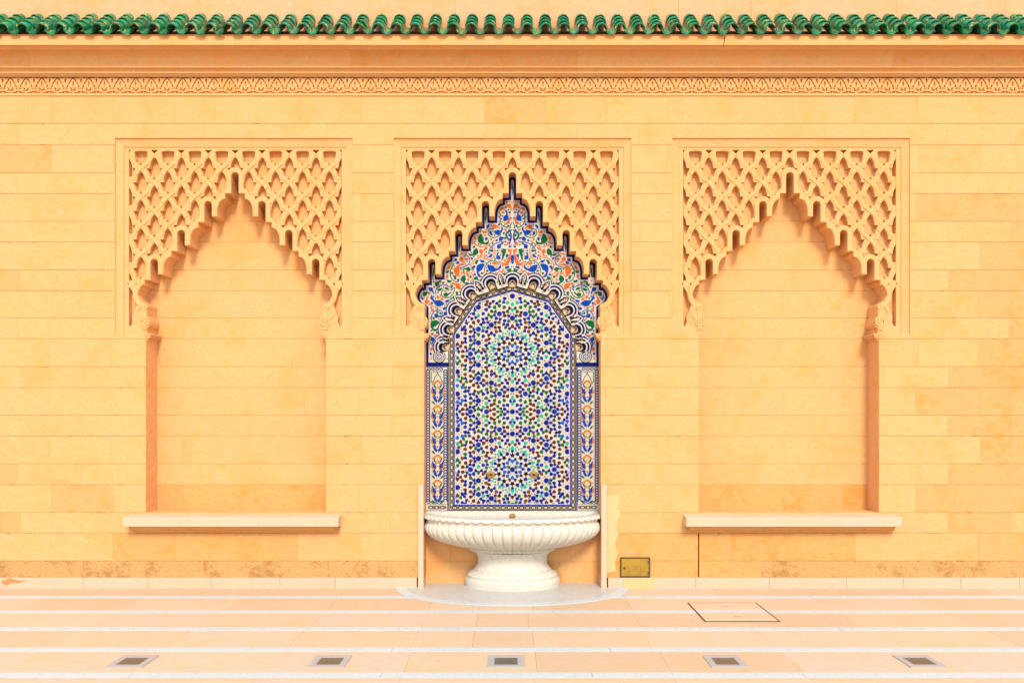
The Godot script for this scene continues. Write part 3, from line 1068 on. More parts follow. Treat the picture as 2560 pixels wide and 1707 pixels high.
func to_tile(p: PackedVector2Array, z: float) -> PackedVector2Array:
	var k := (CAM.z - z) / FOCAL
	var q := PackedVector2Array()
	for a in p:
		q.append(Vector2(a.x * k, sy(a.y, z)))
	return q

func lobes() -> Array:
	return [Vector2(0, 704), Vector2(54, 709), Vector2(104, 735), Vector2(140, 776), Vector2(160, 824), Vector2(172, 868)]

func kite(r0: float, r1: float, w: float) -> PackedVector2Array:
	# drop with its tip at r0 and rounded shoulders, along +x
	var l := r1 - r0
	return PackedVector2Array([Vector2(r0, 0), Vector2(r0 + l * 0.52, w), Vector2(r0 + l * 0.86, w * 0.92), Vector2(r1, w * 0.38), Vector2(r1, -w * 0.38), Vector2(r0 + l * 0.86, -w * 0.92), Vector2(r0 + l * 0.52, -w)])

func star(n: int, r: float, q: float) -> PackedVector2Array:
	var p := PackedVector2Array()
	for i in n * 2:
		var a := TAU * i / (n * 2) + PI * 0.5
		var rr := r if i % 2 == 0 else q
		p.append(Vector2(cos(a), sin(a)) * rr)
	return p

func place(p: PackedVector2Array, at: Vector2, ang: float) -> PackedVector2Array:
	var q := PackedVector2Array()
	for a in p:
		q.append(a.rotated(ang) + at)
	return q

func build_tiles() -> void:
	build_star_mosaic()
	build_spandrel()
	for s in [-1.0, 1.0]:
		build_pilaster(s)

func build_star_mosaic() -> void:
	var o := thing("star_mosaic", "tall pointed panel of cut tile stars and drops above the basin", "mosaic")
	var zp := ZT - 0.05
	var board := Mb.new()
	ext(board, to_tile(star_panel_outline(0.0), zp), -0.29, zp, 0.0)
	part("tile_ground", board, M.tilewhite, o)
	var A := 55.2
	var C := Vector2(0, 1029)
	var c18 := cos(deg_to_rad(18)) * 1.0
	var s18 := sin(deg_to_rad(18))
	var c54 := cos(deg_to_rad(54))
	var s54 := sin(deg_to_rad(54))
	var half := [Vector2(0, 0), Vector2(0, -1), Vector2(c18, -1 - s18), Vector2(c18 + c54, -1 - s18 + s54), Vector2(c18 + c54, -1 - s18 - s54), Vector2(2 * c18 + c54, -1 + s54 - 2 * s18), Vector2(2 * c18 + c54, -1 - s54)]
	var ros := Vector2(0, -1 - 1.618)
	var prim: Array[Vector2] = []
	var add := func(v: Vector2) -> void:
		for s in [Vector2(1, 1), Vector2(-1, 1), Vector2(1, -1), Vector2(-1, -1)]:
			var k: Vector2 = v * s
			var fresh := true
			for p in prim:
				if p.distance_to(k) < 0.3:
					fresh = false
			if fresh:
				prim.append(k)
	for v in half:
		add.call(v)
	add.call(ros)
	for v in half:
		add.call(Vector2(v.x, 2 * ros.y - v.y))   # mirrored about the rosette
	var sec: Array[Vector2] = []
	for v in [Vector2(1.176, 0), Vector2(1.90, 0), Vector2(0.588, -0.81), Vector2(1.54, -1.5), Vector2(0.588, -4.43), Vector2(1.54, -3.74), Vector2(1.90, -2.618)]:
		for w in [Vector2(1, 1), Vector2(-1, 1), Vector2(1, -1), Vector2(-1, -1)]:
			var k: Vector2 = v * w
			var fresh := true
			for q in sec:
				if q.distance_to(k) < 0.2:
					fresh = false
			if fresh:
				sec.append(k)
	var clip := star_panel_outline(-17.0)
	var got := []        # [centre, keep-out radius]
	var pieces := []     # [polygon, colour, kind]
	var free := func(c: Vector2, r: float) -> bool:
		for g in got:
			if g[0].distance_to(c) < g[1] + r:
				return false
		return true
	for p in prim:
		got.append([p, 0.13])
		pieces.append([place(star(12, 0.138, 0.1), p, 0.0), "blue", "star_tile"])
	var ros_at: Array[Vector2] = [ros, -ros]
	# rosettes: ring of black stars, drops and turquoise field
	for r in ros_at:
		for i in 10:
			var a := PI * 0.5 + TAU * i / 10.0
			var d := Vector2(cos(a), sin(a))
			got.append([r + d * 0.645, 0.085])
			pieces.append([place(star(5, 0.138, 0.07), r + d * 0.645, a - PI * 0.5), "black", "star_tile"])
			var e := Vector2(cos(a + PI / 10.0), sin(a + PI / 10.0))
			if free.call(r + e * 0.755, 0.07):
				got.append([r + e * 0.755, 0.075])
				pieces.append([place(kite(-0.105, 0.095, 0.088), r + e * 0.755, a + PI / 10.0 + PI), "blue", "drop_tile"])
			got.append([r + d * 1.0, 0.08])
			pieces.append([place(kite(-0.10, 0.10, 0.078), r + d * 1.0, a + PI), "turq", "drop_tile"])
			pieces.append([place(PackedVector2Array([Vector2(-0.05, 0), Vector2(0, 0.036), Vector2(0.05, 0), Vector2(0, -0.036)]), r + e * 0.955, a + PI / 10.0), "navy", "small"])
			got.append([r + e * 0.955, 0.05])
			for k in [-1.0, 1.0]:
				for w in [[0.86, 0.135], [0.93, 0.175], [1.03, 0.10], [0.80, 0.12]]:
					var f: float = a + PI / 10.0 + k * float(w[1]) * 0.95
					var q: Vector2 = r + Vector2(cos(f), sin(f)) * (float(w[0]) + 0.02)
					if free.call(q, 0.03):
						got.append([q, 0.045])
						pieces.append([place(PackedVector2Array([Vector2(-0.055, -0.052), Vector2(0.07, 0), Vector2(-0.055, 0.052)]), q, f), "turq", "small"])
	var tone := func(c: Vector2, i: int, p: Vector2) -> String:
		var x := absf(c.x)
		var y := absf(c.y)
		if minf(p.distance_to(ros), p.distance_to(-ros)) < 0.1:
			return "sky"
		if x > 2.2 and absf(absf(p.y) - 0.81) < 0.1:
			return "sky" if absf(c.x) > 2.1 else "brown"
		if x < 0.06:
			return "turq" if y < 0.8 or y > 1.15 and y < 1.5 or y > 4.2 else "brown"
		var h := posmod(int(roundf(x * 7.0)) * 31 + int(roundf(y * 7.0)) * 17 + int(roundf(p.length() * 5.0)) * 13, 100)
		if absf(p.x) < 0.1 and y > 0.7 and y < 1.6:
			return "brown" if y < 1.0 else "blue"
		if absf(p.x) < 0.1 and y < 0.6:
			return "tgreen" if h < 75 else "blue"
		if absf(p.x) > 1.3 and absf(p.x) < 1.7 and absf(p.y) < 0.7:
			return "turq" if h < 8 else ("tgreen" if h < 72 else "blue")
		if h < 38:
			return ["blue", "blue2", "blue"][h % 3]
		if h < 66:
			return "brown" if h % 2 else "brown2"
		if h < 92:
			return "tgreen" if h % 2 else "tgreen2"
		return "turq"
	for p in prim:
		for i in 10:
			var a := PI * 0.5 + TAU * i / 10.0
			var c: Vector2 = p + Vector2(cos(a), sin(a)) * 0.365
			if not free.call(c, 0.075):
				continue
			got.append([c, 0.08])
			pieces.append([place(kite(0.252, 0.448, 0.08), p, a), tone.call(c, i, p), "drop_tile"])
	for p in sec:
		if free.call(p, 0.10):
			got.append([p, 0.11])
			pieces.append([place(star(10, 0.135, 0.10), p, 0.0), "blue2", "star_tile"])
			for i in 10:
				var a := PI * 0.5 + TAU * i / 10.0
				var c: Vector2 = p + Vector2(cos(a), sin(a)) * 0.36
				if not free.call(c, 0.075):
					continue
				got.append([c, 0.08])
				pieces.append([place(kite(0.252, 0.448, 0.08), p, a), "brown" if absf(p.x) > 1.0 else "tgreen", "drop_tile"])
	# anything still empty takes a drop turned to the nearest star, from the stars outwards
	var spots := []
	for gy in range(-100, 100):
		for gx in range(0, 66):
			var c := Vector2(gx * 0.045, gy * 0.05)
			if free.call(c, 0.078):
				var best: Vector2 = prim[0]
				for p in prim:
					if p.distance_to(c) < best.distance_to(c):
						best = p
				spots.append([c, best, best.distance_to(c)])
	spots.sort_custom(func(a: Array, b: Array) -> bool: return a[2] < b[2] if absf(a[2] - b[2]) > 0.0001 else (a[0].x < b[0].x if a[0].x != b[0].x else a[0].y < b[0].y))
	for e in spots:
		var c: Vector2 = e[0]
		if (c.x > 0.001 and c.x < 0.072) or not free.call(c, 0.08):
			continue
		var col: String = ["blue", "blue2", "tgreen", "blue", "brown"][posmod(int(absf(c.y) * 3.1) + int(c.x * 4.3), 5)]
		for s in [1.0, -1.0]:
			if s < 0 and c.x < 0.01:
				continue
			var k := Vector2(c.x * s, c.y)
			var bb := Vector2(e[1].x * s, e[1].y)
			got.append([k, 0.076])
			pieces.append([place(kite(-0.09, 0.085, 0.07), k, (k - bb).angle() + PI), col, "drop_tile"])
	# small stars between the drops
	for p in prim + sec:
		for i in 10:
			var a := TAU * i / 10.0
			var c: Vector2 = p + Vector2(cos(a), sin(a)) * 0.53
			if free.call(c, 0.035):
				got.append([c, 0.04])
				pieces.append([place(star(5, 0.05, 0.022), c, a), "brown2" if posmod(i + int(absf(p.x) * 5.0), 3) else "tgreen", "small"])
			var e: Vector2 = p + Vector2(cos(a), sin(a)) * 0.205
			pieces.append([place(PackedVector2Array([Vector2(-0.035, 0), Vector2(0.018, 0.018), Vector2(0.026, 0), Vector2(0.018, -0.018)]), e, a), "navy" if posmod(i, 2) else "tgreen", "small"])
			for w in [-1.0, 1.0]:
				var b: float = PI * 0.5 + a + w * 0.14
				var f: Vector2 = p + Vector2(cos(b), sin(b)) * 0.505
				if free.call(f, 0.012):
					pieces.append([place(PackedVector2Array([Vector2(-0.016, 0), Vector2(0, 0.012), Vector2(0.016, 0), Vector2(0, -0.012)]), f, b), "navy", "small"])
	# cut to the panel, biggest first become single tiles
	var done := []
	for q in pieces:
		var w := PackedVector2Array()
		for a in q[0]:
			w.append(C + a * A)
		for r in Geometry2D.intersect_polygons(w, clip):
			if absf(area2(r)) > 1.2:
				done.append([to_tile(r, zp), q[1], q[2], absf(area2(r)) if q[2] != "small" else 0.0])
	done.sort_custom(func(a: Array, b: Array) -> bool: return a[3] > b[3])
	var rest := {}
	for i in done.size():
		var q: Array = done[i]
		var zt := zp + 0.0035 + rng.randf() * 0.0012
		if i < 296:
			var m := Mb.new()
			ext(m, q[0], zp - 0.001, zt, 0.0012)
			part(q[2], m, M[q[1]], o)
		else:
			if not rest.has(q[1]):
				rest[q[1]] = Mb.new()
			ext(rest[q[1]], q[0], zp - 0.001, zt, 0.0008)
	for k in rest:
		var p := part("small_tiles", rest[k], M[k], o)
		p.set_meta("kind", "stuff")
	# blue line and chain border
	var k := (CAM.z - zp) / FOCAL
	border_line(o, [-13.2], 1.5, "blue", zp)
	border_line(o, [-0.6], 0.9, "black", zp)
	var path := star_panel_outline(-7.0)
	chain(o, path, true, zp)

func border_line(o: Node3D, at: Array, hw: float, col: String, z: float) -> void:
	var k := (CAM.z - z) / FOCAL
	for d in at:
		var p := to_tile(star_panel_outline(d - hw), z)
		var q := to_tile(star_panel_outline(d + hw), z) if d + hw <= 0.0 else to_tile(star_panel_outline(0.0), z)
		var m := Mb.new()
		for h in [rect(-3, 0, 0, 5), rect(0, 0, 3, 5)]:
			for a in Geometry2D.intersect_polygons(q, h):
				for b in Geometry2D.clip_polygons(a, p):
					ext(m, b, z - 0.001, z + 0.003, 0.0006)
		part("border_line", m, M[col], o)

# links of a chain along a closed or open path (survey units): dark hexagon links and gold lozenges
func chain(o: Node3D, path: PackedVector2Array, closed: bool, z: float) -> void:
	var k := (CAM.z - z) / FOCAL
	var dark := Mb.new()
	var gold := Mb.new()
	var n := path.size() if closed else path.size() - 1
	for i in n:
		var a := path[i]
		var b := path[(i + 1) % path.size()]
		var l := a.distance_to(b)
		var c := maxi(1, int(roundf(l / 15.5)))
		var d := (b - a) / l
		var nn := Vector2(-d.y, d.x)
		var st := l / c
		for j in c:
			var p := a + d * st * j
			var W := func(u: float, v: float) -> Vector2:
				var q: Vector2 = p + d * u + nn * v
				return Vector2(q.x * k, sy(q.y, z))
			for s in [-1.0, 1.0]:
				strap(dark, PackedVector2Array([W.call(0.0, -s * 0.2), W.call(3.6, s * 3.2), W.call(st - 3.6, s * 3.2), W.call(st, -s * 0.2)]), PackedFloat32Array([1.0 * k]), z - 0.001, z + 0.003)
				strap(dark, PackedVector2Array([W.call(-3.4, 0.0), W.call(0.0, s * 3.4), W.call(3.4, 0.0)]), PackedFloat32Array([0.9 * k]), z - 0.001, z + 0.0034)
			ext(gold, PackedVector2Array([W.call(-2.2, 0), W.call(0, 2.2), W.call(2.2, 0), W.call(0, -2.2)]), z - 0.001, z + 0.0042)
	part("chain_links", dark, M.black, o).set_meta("kind", "stuff")
	part("chain_lozenges", gold, M.gold, o).set_meta("kind", "stuff")

func build_spandrel() -> void:
	var o := thing("tile_spandrel", "arabesque tile field with scrolling leaves and a scalloped band under the carved arch", "mosaic")
	# outline in survey units of the tile face
	var half := arch_half()
	var full := PackedVector2Array()
	var k := (CAM.z - ZT) / FOCAL
	for i in range(half.size() - 1, 0, -1):
		full.append(Vector2(-half[i].x / k, 1040.0 - (half[i].y - CAM.y) / k))
	for i in half.size():
		full.append(Vector2(half[i].x / k, 1040.0 - (half[i].y - CAM.y) / k))
	full.append(Vector2(216, 916))
	full.append(Vector2(-216, 916))
	var hollow := star_panel_outline(1.5)
	for c in lobes():
		for s in [-1.0, 1.0]:
			var cc := Vector2(c.x * s, c.y)
			var dd := (Vector2(0, 850) - cc).normalized()
			var nn := Vector2(-dd.y, dd.x)
			var u := Geometry2D.merge_polygons(disc(cc, 11.5, 18), PackedVector2Array([cc + nn * 11.4, cc + nn * 11.4 + dd * 34.0, cc - nn * 11.4 + dd * 34.0, cc - nn * 11.4]))
			hollow = Geometry2D.merge_polygons(hollow, u[0])[0]
	var slab := Mb.new()
	var face := Mb.new()
	var white: PackedVector2Array = Geometry2D.offset_polygon(full, -6.0, Geometry2D.JOIN_MITER)[0]
	for h in [rect(-400, 300, 0, 915), rect(0, 300, 400, 915)]:
		for a in Geometry2D.intersect_polygons(full, h):
			for b in Geometry2D.clip_polygons(a, hollow):
				ext(slab, to_tile(b, ZT), -0.26, ZT)
		for a in Geometry2D.intersect_polygons(white, h):
			for b in Geometry2D.clip_polygons(a, hollow):
				ext(face, to_tile(b, ZT), ZT - 0.001, ZT + 0.003, 0.0006)
	part("navy_border", slab, M.navy, o)
	part("tile_ground", face, M.tilewhite, o)
	# ornament behind the scallops
	var zg := ZT - 0.046
	var zp_gold := ZT - 0.054
	var gold := Mb.new()
	ext(gold, to_tile(Geometry2D.offset_polygon(hollow, 6.0)[0], zg), -0.285, zp_gold)
	part("gilded_ground", gold, M.tan, o)
	var lb := lobes()
	var eye_dark := Mb.new()
	var navy := Mb.new()
	var cream := Mb.new()
	var fill := Mb.new()
	for s in [-1.0, 1.0]:
		for i in lb.size():
			if i == 0 and s < 0:
				continue
			var c := Vector2(lb[i].x * s, lb[i].y)
			var d := (c - Vector2(0, 830)).normalized()
			if i == 5:
				d = Vector2(s, -0.15).normalized()
			var n := Vector2(-d.y, d.x)
			# shell in the hollow of the lobe
			var sh := PackedVector2Array()
			for j in 13:
				var t := -PI * 0.5 + PI * j / 12.0
				sh.append(c + d * (cos(t) * 8.6 - 4.0) + n * sin(t) * 8.6)
			sh.append(c - d * 14.0 + n * 8.0)
			sh.insert(0, c - d * 14.0 - n * 8.0)
			var eye := Mb.new()
			ext(eye, to_tile(sh, zg), zg - 0.003, zg + 0.014, 0.002)
			part("gilded_shell", eye, M.tilecream, o)
			for w in [-1.0, 1.0]:
				var ar := PackedVector2Array()
				for j in 7:
					var t := PI * 0.5 * j / 6.0
					ar.append(c + d * (-8.0 + 6.5 * sin(t * 1.2)) + n * w * (5.6 - 4.6 * j / 6.0))
				strap(eye_dark, to_tile(ar, zg), PackedFloat32Array([0.9 * k]), zg + 0.012, zg + 0.0165)
			ext(eye_dark, to_tile(PackedVector2Array([c + d * 3.0, c - d * 1.0 + n * 1.3, c - d * 6.0, c - d * 1.0 - n * 1.3]), zg), zg + 0.012, zg + 0.0165)
			var rim := PackedVector2Array()
			for j in 15:
				var t := -PI * 0.62 + PI * 1.24 * j / 14.0
				rim.append(c + d * (cos(t) * 10.6 - 3.0) + n * sin(t) * 10.6)
			strap(eye_dark, to_tile(rim, zg), PackedFloat32Array([1.1 * k]), zg - 0.002, zg + 0.004)
			# the two bands of the scallop
			for q in [[14.4, 4.5, 1.6, 0.58], [22.6, 4.5, 1.6, 0.40]]:
				var arc := PackedVector2Array()
				for j in 17:
					var t: float = -PI * float(q[3]) + 2.0 * PI * float(q[3]) * j / 16.0
					var pt: Vector2 = c + d * cos(t) * float(q[0]) + n * sin(t) * float(q[0])
					arc.append(pt)
				strap(navy, to_tile(arc, ZT), PackedFloat32Array([float(q[1]) * k]), ZT, ZT + 0.006)
				strap(cream, to_tile(arc, ZT), PackedFloat32Array([float(q[2]) * k]), ZT, ZT + 0.0085)
			var mid := PackedVector2Array()
			for j in 17:
				var t := -PI * 0.62 + PI * 1.24 * j / 16.0
				mid.append(c + d * cos(t) * 18.3 + n * sin(t) * 18.3)
			strap(fill, to_tile(mid, ZT), PackedFloat32Array([2.4 * k]), ZT, ZT + 0.0045)
			# spikes and the pointed loop between this lobe and the next
			if i < lb.size() - 1 :
				for w in ([1.0] if i > 0 else [1.0, -1.0]):
					var nx := Vector2(lb[i + 1].x * s * w, lb[i + 1].y)
					var cc := Vector2(c.x * (w if i == 0 else 1.0), c.y)
					var md := (cc + nx) * 0.5
					var dd := (md - Vector2(0, 830)).normalized()
					var tn := Vector2(-dd.y, dd.x)
					for e in [-1.0, 1.0]:
						var spike := Mb.new()
						ext(spike, to_tile(PackedVector2Array([md + tn * e * 4.4 + dd * 13.0, md + tn * (e * 4.4 - 3.4) - dd * 5.0, md + tn * (e * 4.4 + 3.4) - dd * 5.0]), ZT), ZT, ZT + 0.0095)
						part("dark_spike", spike, M.black, o)
					var lp := PackedVector2Array([md - tn * 10.5 + dd * 6.0, md - tn * 8.5 + dd * 15.0, md - tn * 4.0 + dd * 22.0, md + dd * 26.5, md + tn * 4.0 + dd * 22.0, md + tn * 8.5 + dd * 15.0, md + tn * 10.5 + dd * 6.0])
					strap(navy, to_tile(lp, ZT), PackedFloat32Array([4.0 * k]), ZT, ZT + 0.0052)
					strap(cream, to_tile(lp, ZT), PackedFloat32Array([1.5 * k]), ZT, ZT + 0.0078)
		# rosette that ends the band
		var rc := Vector2(183.0 * s, 891.5)
		for q in [[16.0, "navy", 0.006], [13.8, "tilewhite", 0.0085], [11.2, "navy", 0.0105], [9.6, "tilewhite", 0.0125]]:
			var m := Mb.new()
			ext(m, to_tile(disc(rc, q[0], 24), ZT), ZT, ZT + float(q[2]), 0.0006)
			part("rosette_ring", m, M[q[1]], o)
		var pm := Mb.new()
		for j in 8:
			var a := TAU * j / 8.0
			ext(pm, to_tile(disc(rc + Vector2(cos(a), sin(a)) * 5.8, 1.9, 8), ZT), ZT + 0.01, ZT + 0.0145)
		part("rosette_petals", pm, M.blue, o).set_meta("kind", "stuff")
		var pc := Mb.new()
		ext(pc, to_tile(disc(rc, 2.2, 8), ZT), ZT + 0.01, ZT + 0.0148)
		part("rosette_eye", pc, M.turq, o)
		var bm := Mb.new()
		ext(bm, to_tile(rect(minf(160 * s, 216 * s), 906, maxf(160 * s, 216 * s), 915), ZT), ZT, ZT + 0.0055, 0.0006)
		part("navy_band", bm, M.navy, o)
	part("shell_lines", eye_dark, M.black, o).set_meta("kind", "stuff")
	part("scallop_fill", fill, M.tilecream, o)
	part("scallop_outline", navy, M.navy, o)
	part("scallop_band", cream, M.tilewhite, o)
	arabesque(o, white, hollow)

# scrolling leaves packed into the field, mirrored about the axis
func arabesque(o: Node3D, field: PackedVector2Array, hollow: PackedVector2Array) -> void:
	var r := RandomNumberGenerator.new()
	r.seed = 77
	var k := (CAM.z - ZT) / FOCAL
	var W := 246
	var H := 490
	var Y0 := 430.0
	var occ := PackedByteArray()
	occ.resize(W * H)
	var fin: PackedVector2Array = Geometry2D.offset_polygon(field, -1.5)[0]
	var avoid := []
	for c in lobes():
		avoid.append([c, 25.5])
	avoid.append([Vector2(183, 891.5), 18.0])
	for y in H:
		for x in W:
			var p := Vector2(x + 0.5, Y0 + y + 0.5)
			var bad := not Geometry2D.is_point_in_polygon(p, fin) or Geometry2D.is_point_in_polygon(p, hollow)
			if not bad:
				for a in avoid:
					if p.distance_squared_to(a[0]) < a[1] * a[1]:
						bad = true
						break
			if not bad and p.y > 903:
				bad = true
			occ[y * W + x] = 1 if bad else 0
	var clear := func(pts: PackedVector2Array, ws: PackedFloat32Array, gap: float) -> bool:
		for i in pts.size():
			var q := ws[i] + gap
			for a in 8:
				var p := pts[i] + Vector2(cos(a * TAU / 8), sin(a * TAU / 8)) * q
				var x := int(p.x)
				var y := int(p.y - Y0)
				if p.x < 0.6 or x >= W or y < 0 or y >= H or occ[y * W + x] != 0:
					return false
		return true
	var stamp := func(pts: PackedVector2Array, ws: PackedFloat32Array) -> void:
		for i in pts.size():
			var q := ws[i] + 0.35
			for y in range(int(pts[i].y - Y0 - q), int(pts[i].y - Y0 + q) + 1):
				for x in range(maxi(0, int(pts[i].x - q)), int(pts[i].x + q) + 1):
					if Vector2(x + 0.5, y + 0.5 + Y0).distance_squared_to(pts[i]) > q * q:
						continue
					if x < W and y >= 0 and y < H:
						occ[y * W + x] = 2
	var merged := {}
	var emit := func(pts: PackedVector2Array, ws: PackedFloat32Array, col: String, single: bool, h: float) -> void:
		for s in [1.0, -1.0]:
			var q := PackedVector2Array()
			var w := PackedFloat32Array()
			for i in pts.size():
				q.append(Vector2(pts[i].x * s * k, sy(pts[i].y, ZT)))
				w.append(ws[i] * k)
			if single:
				var m := Mb.new()
				strap(m, q, w, ZT + 0.002, ZT + h)
				part("leaf_tile", m, M[col], o)
			else:
				if not merged.has(col):
					merged[col] = Mb.new()
				strap(merged[col], q, w, ZT + 0.002, ZT + h)
	# the lyre of two big leaves and the bulb on the axis
	var lyre := [[[1.5, 622], [5, 633], [7, 645], [11, 655], [17, 661], [24, 660], [27, 653]], [0.8, 2.2, 3.4, 4.2, 3.8, 2.6, 0.6], "orange"]
	var lyre2 := [[[20, 622], [22, 634], [24, 644], [27, 652]], [5.5, 4.0, 2.2, 0.6], "tgreen"]
	var lyre3 := [[[4, 601], [12, 596], [16, 588], [13, 579], [6, 580]], [1.0, 2.4, 2.8, 2.2, 0.8], "tgreen"]
	var lyre4 := [[[5, 540], [9, 552], [16, 560], [22, 556]], [0.8, 2.8, 2.4, 0.7], "orange"]
	var lyre5 := [[[8, 612], [3.6, 596], [3.4, 585], [8, 572]], [0.6, 2.4, 1.8, 0.6], "leafblue"]
	for l in [lyre, lyre2, lyre3, lyre4, lyre5]:
		var pts := PackedVector2Array()
		for q in l[0]:
			pts.append(Vector2(q[0], q[1]))
		var ws := PackedFloat32Array(l[1])
		emit.call(pts, ws, l[2], true, 0.0065)
		stamp.call(pts, ws)
	var bulb := Mb.new()
	ext(bulb, to_tile(PackedVector2Array([Vector2(0, 636), Vector2(4, 640), Vector2(5, 646), Vector2(3, 651), Vector2(4, 656), Vector2(0, 660), Vector2(-4, 656), Vector2(-3, 651), Vector2(-5, 646), Vector2(-4, 640)]), ZT), ZT, ZT + 0.0065, 0.0006)
	part("bulb_tile", bulb, M.leafblue, o)
	for x in 6:
		for y in range(630, 664):
			occ[(y - int(Y0)) * W + x] = 2
	# sizes: [length, half width, tries, single part, gap, height]
	var cols := ["leafblue", "orange", "tgreen"]
	var turn := 0
	for pass_ in [[62.0, 1.2, 1500, true, 0.5, 0.0045], [48.0, 8.0, 4000, true, 0.2, 0.006], [34.0, 6.8, 8000, true, 0.15, 0.006], [23.0, 5.6, 12000, true, 0.15, 0.0055], [15.0, 3.4, 9000, true, 0.35, 0.005], [11.0, 3.6, 14000, true, 0.15, 0.005], [8.0, 2.9, 26000, true, 0.05, 0.005], [5.0, 2.2, 30000, false, 0.0, 0.005], [3.5, 1.6, 30000, false, 0.0, 0.005], [18.0, 0.7, 9000, false, 0.3, 0.0045], [6.0, 0.8, 9000, false, 0.3, 0.0045]]:
		var singles := 0
		for t in pass_[2]:
			var p := Vector2(r.randf() * W, Y0 + r.randf() * H)
			var xi := int(p.x)
			var yi := int(p.y - Y0)
			if occ[mini(yi, H - 1) * W + mini(xi, W - 1)] != 0:
				continue
			var ang := r.randf() * TAU
			var bend: float = r.randf_range(0.05, 0.13) * (42.0 / (float(pass_[0]) + 10.0)) * (1.3 if pass_[0] > 40.0 else 1.0) * (1.0 if r.randf() < 0.5 else -1.0)
			var curl := r.randf_range(1.0, 2.4)
			var n := 13
			var step: float = pass_[0] / (n - 1)
			var pts := PackedVector2Array()
			var ws := PackedFloat32Array()
			var q := p
			for i in n:
				var f := i / float(n - 1)
				pts.append(q)
				var body := (0.26 * (1.0 - f) + 0.86 * exp(-pow((f - 0.32) / 0.21, 2.0)) + 0.34 * exp(-pow((f - 0.78) / 0.12, 2.0))) if i < n - 1 and i > 0 else 0.0
				if pass_[1] < 1.3:
					body = 1.0
				elif pass_[0] < 17.0:
					body = sin(PI * pow(f, 0.7)) if i < n - 1 else 0.0
				elif pass_[0] > 20.0:
					# leaf with a notch: two swellings
					body *= 1.0
				ws.append(maxf(0.3, pass_[1] * body))
				q += Vector2(cos(ang), sin(ang)) * step
				ang += bend * step * 0.55 * (0.5 + curl * f * 1.2)
			if clear.call(pts, ws, pass_[4]):
				stamp.call(pts, ws)
				turn += 1 if r.randf() < 0.8 else 2
				var single: bool = pass_[3] and singles < 22
				singles += 1
				emit.call(pts, ws, cols[turn % 3], single, pass_[5])
	for c in merged:
		part("small_leaf_tiles", merged[c], M[c], o).set_meta("kind", "stuff")
	# little upright leaf in each slot of the arch
	for i in 4:
		for s in ([1.0] if i == 0 else [1.0, -1.0]):
			var m := Mb.new()
			var pts := PackedVector2Array()
			var ws := PackedFloat32Array()
			for j in 9:
				var t := j / 8.0
				pts.append(Vector2((67.3 * i * 0.98 + sin(t * 5.0) * 1.2) * s * k, sy(lerpf(489.0, 457.0, t) + 71.0 * i, ZT)))
				ws.append((0.5 + 1.2 * sin(PI * t)) * k)
			var gm := Mb.new()
			ext(gm, to_tile(place(rect(-3.4, -20, 3.4, 17), Vector2(67.3 * i * 0.98 * s, 475.0 + 71.0 * i), 0.0), ZT), ZT, ZT + 0.0042, 0.0006)
			part("slot_tile", gm, M.tilewhite, o)
			strap(m, pts, ws, ZT + 0.002, ZT + 0.007)
			part("leaf_tile", m, M.tgreen if i % 2 else M.leafblue, o)

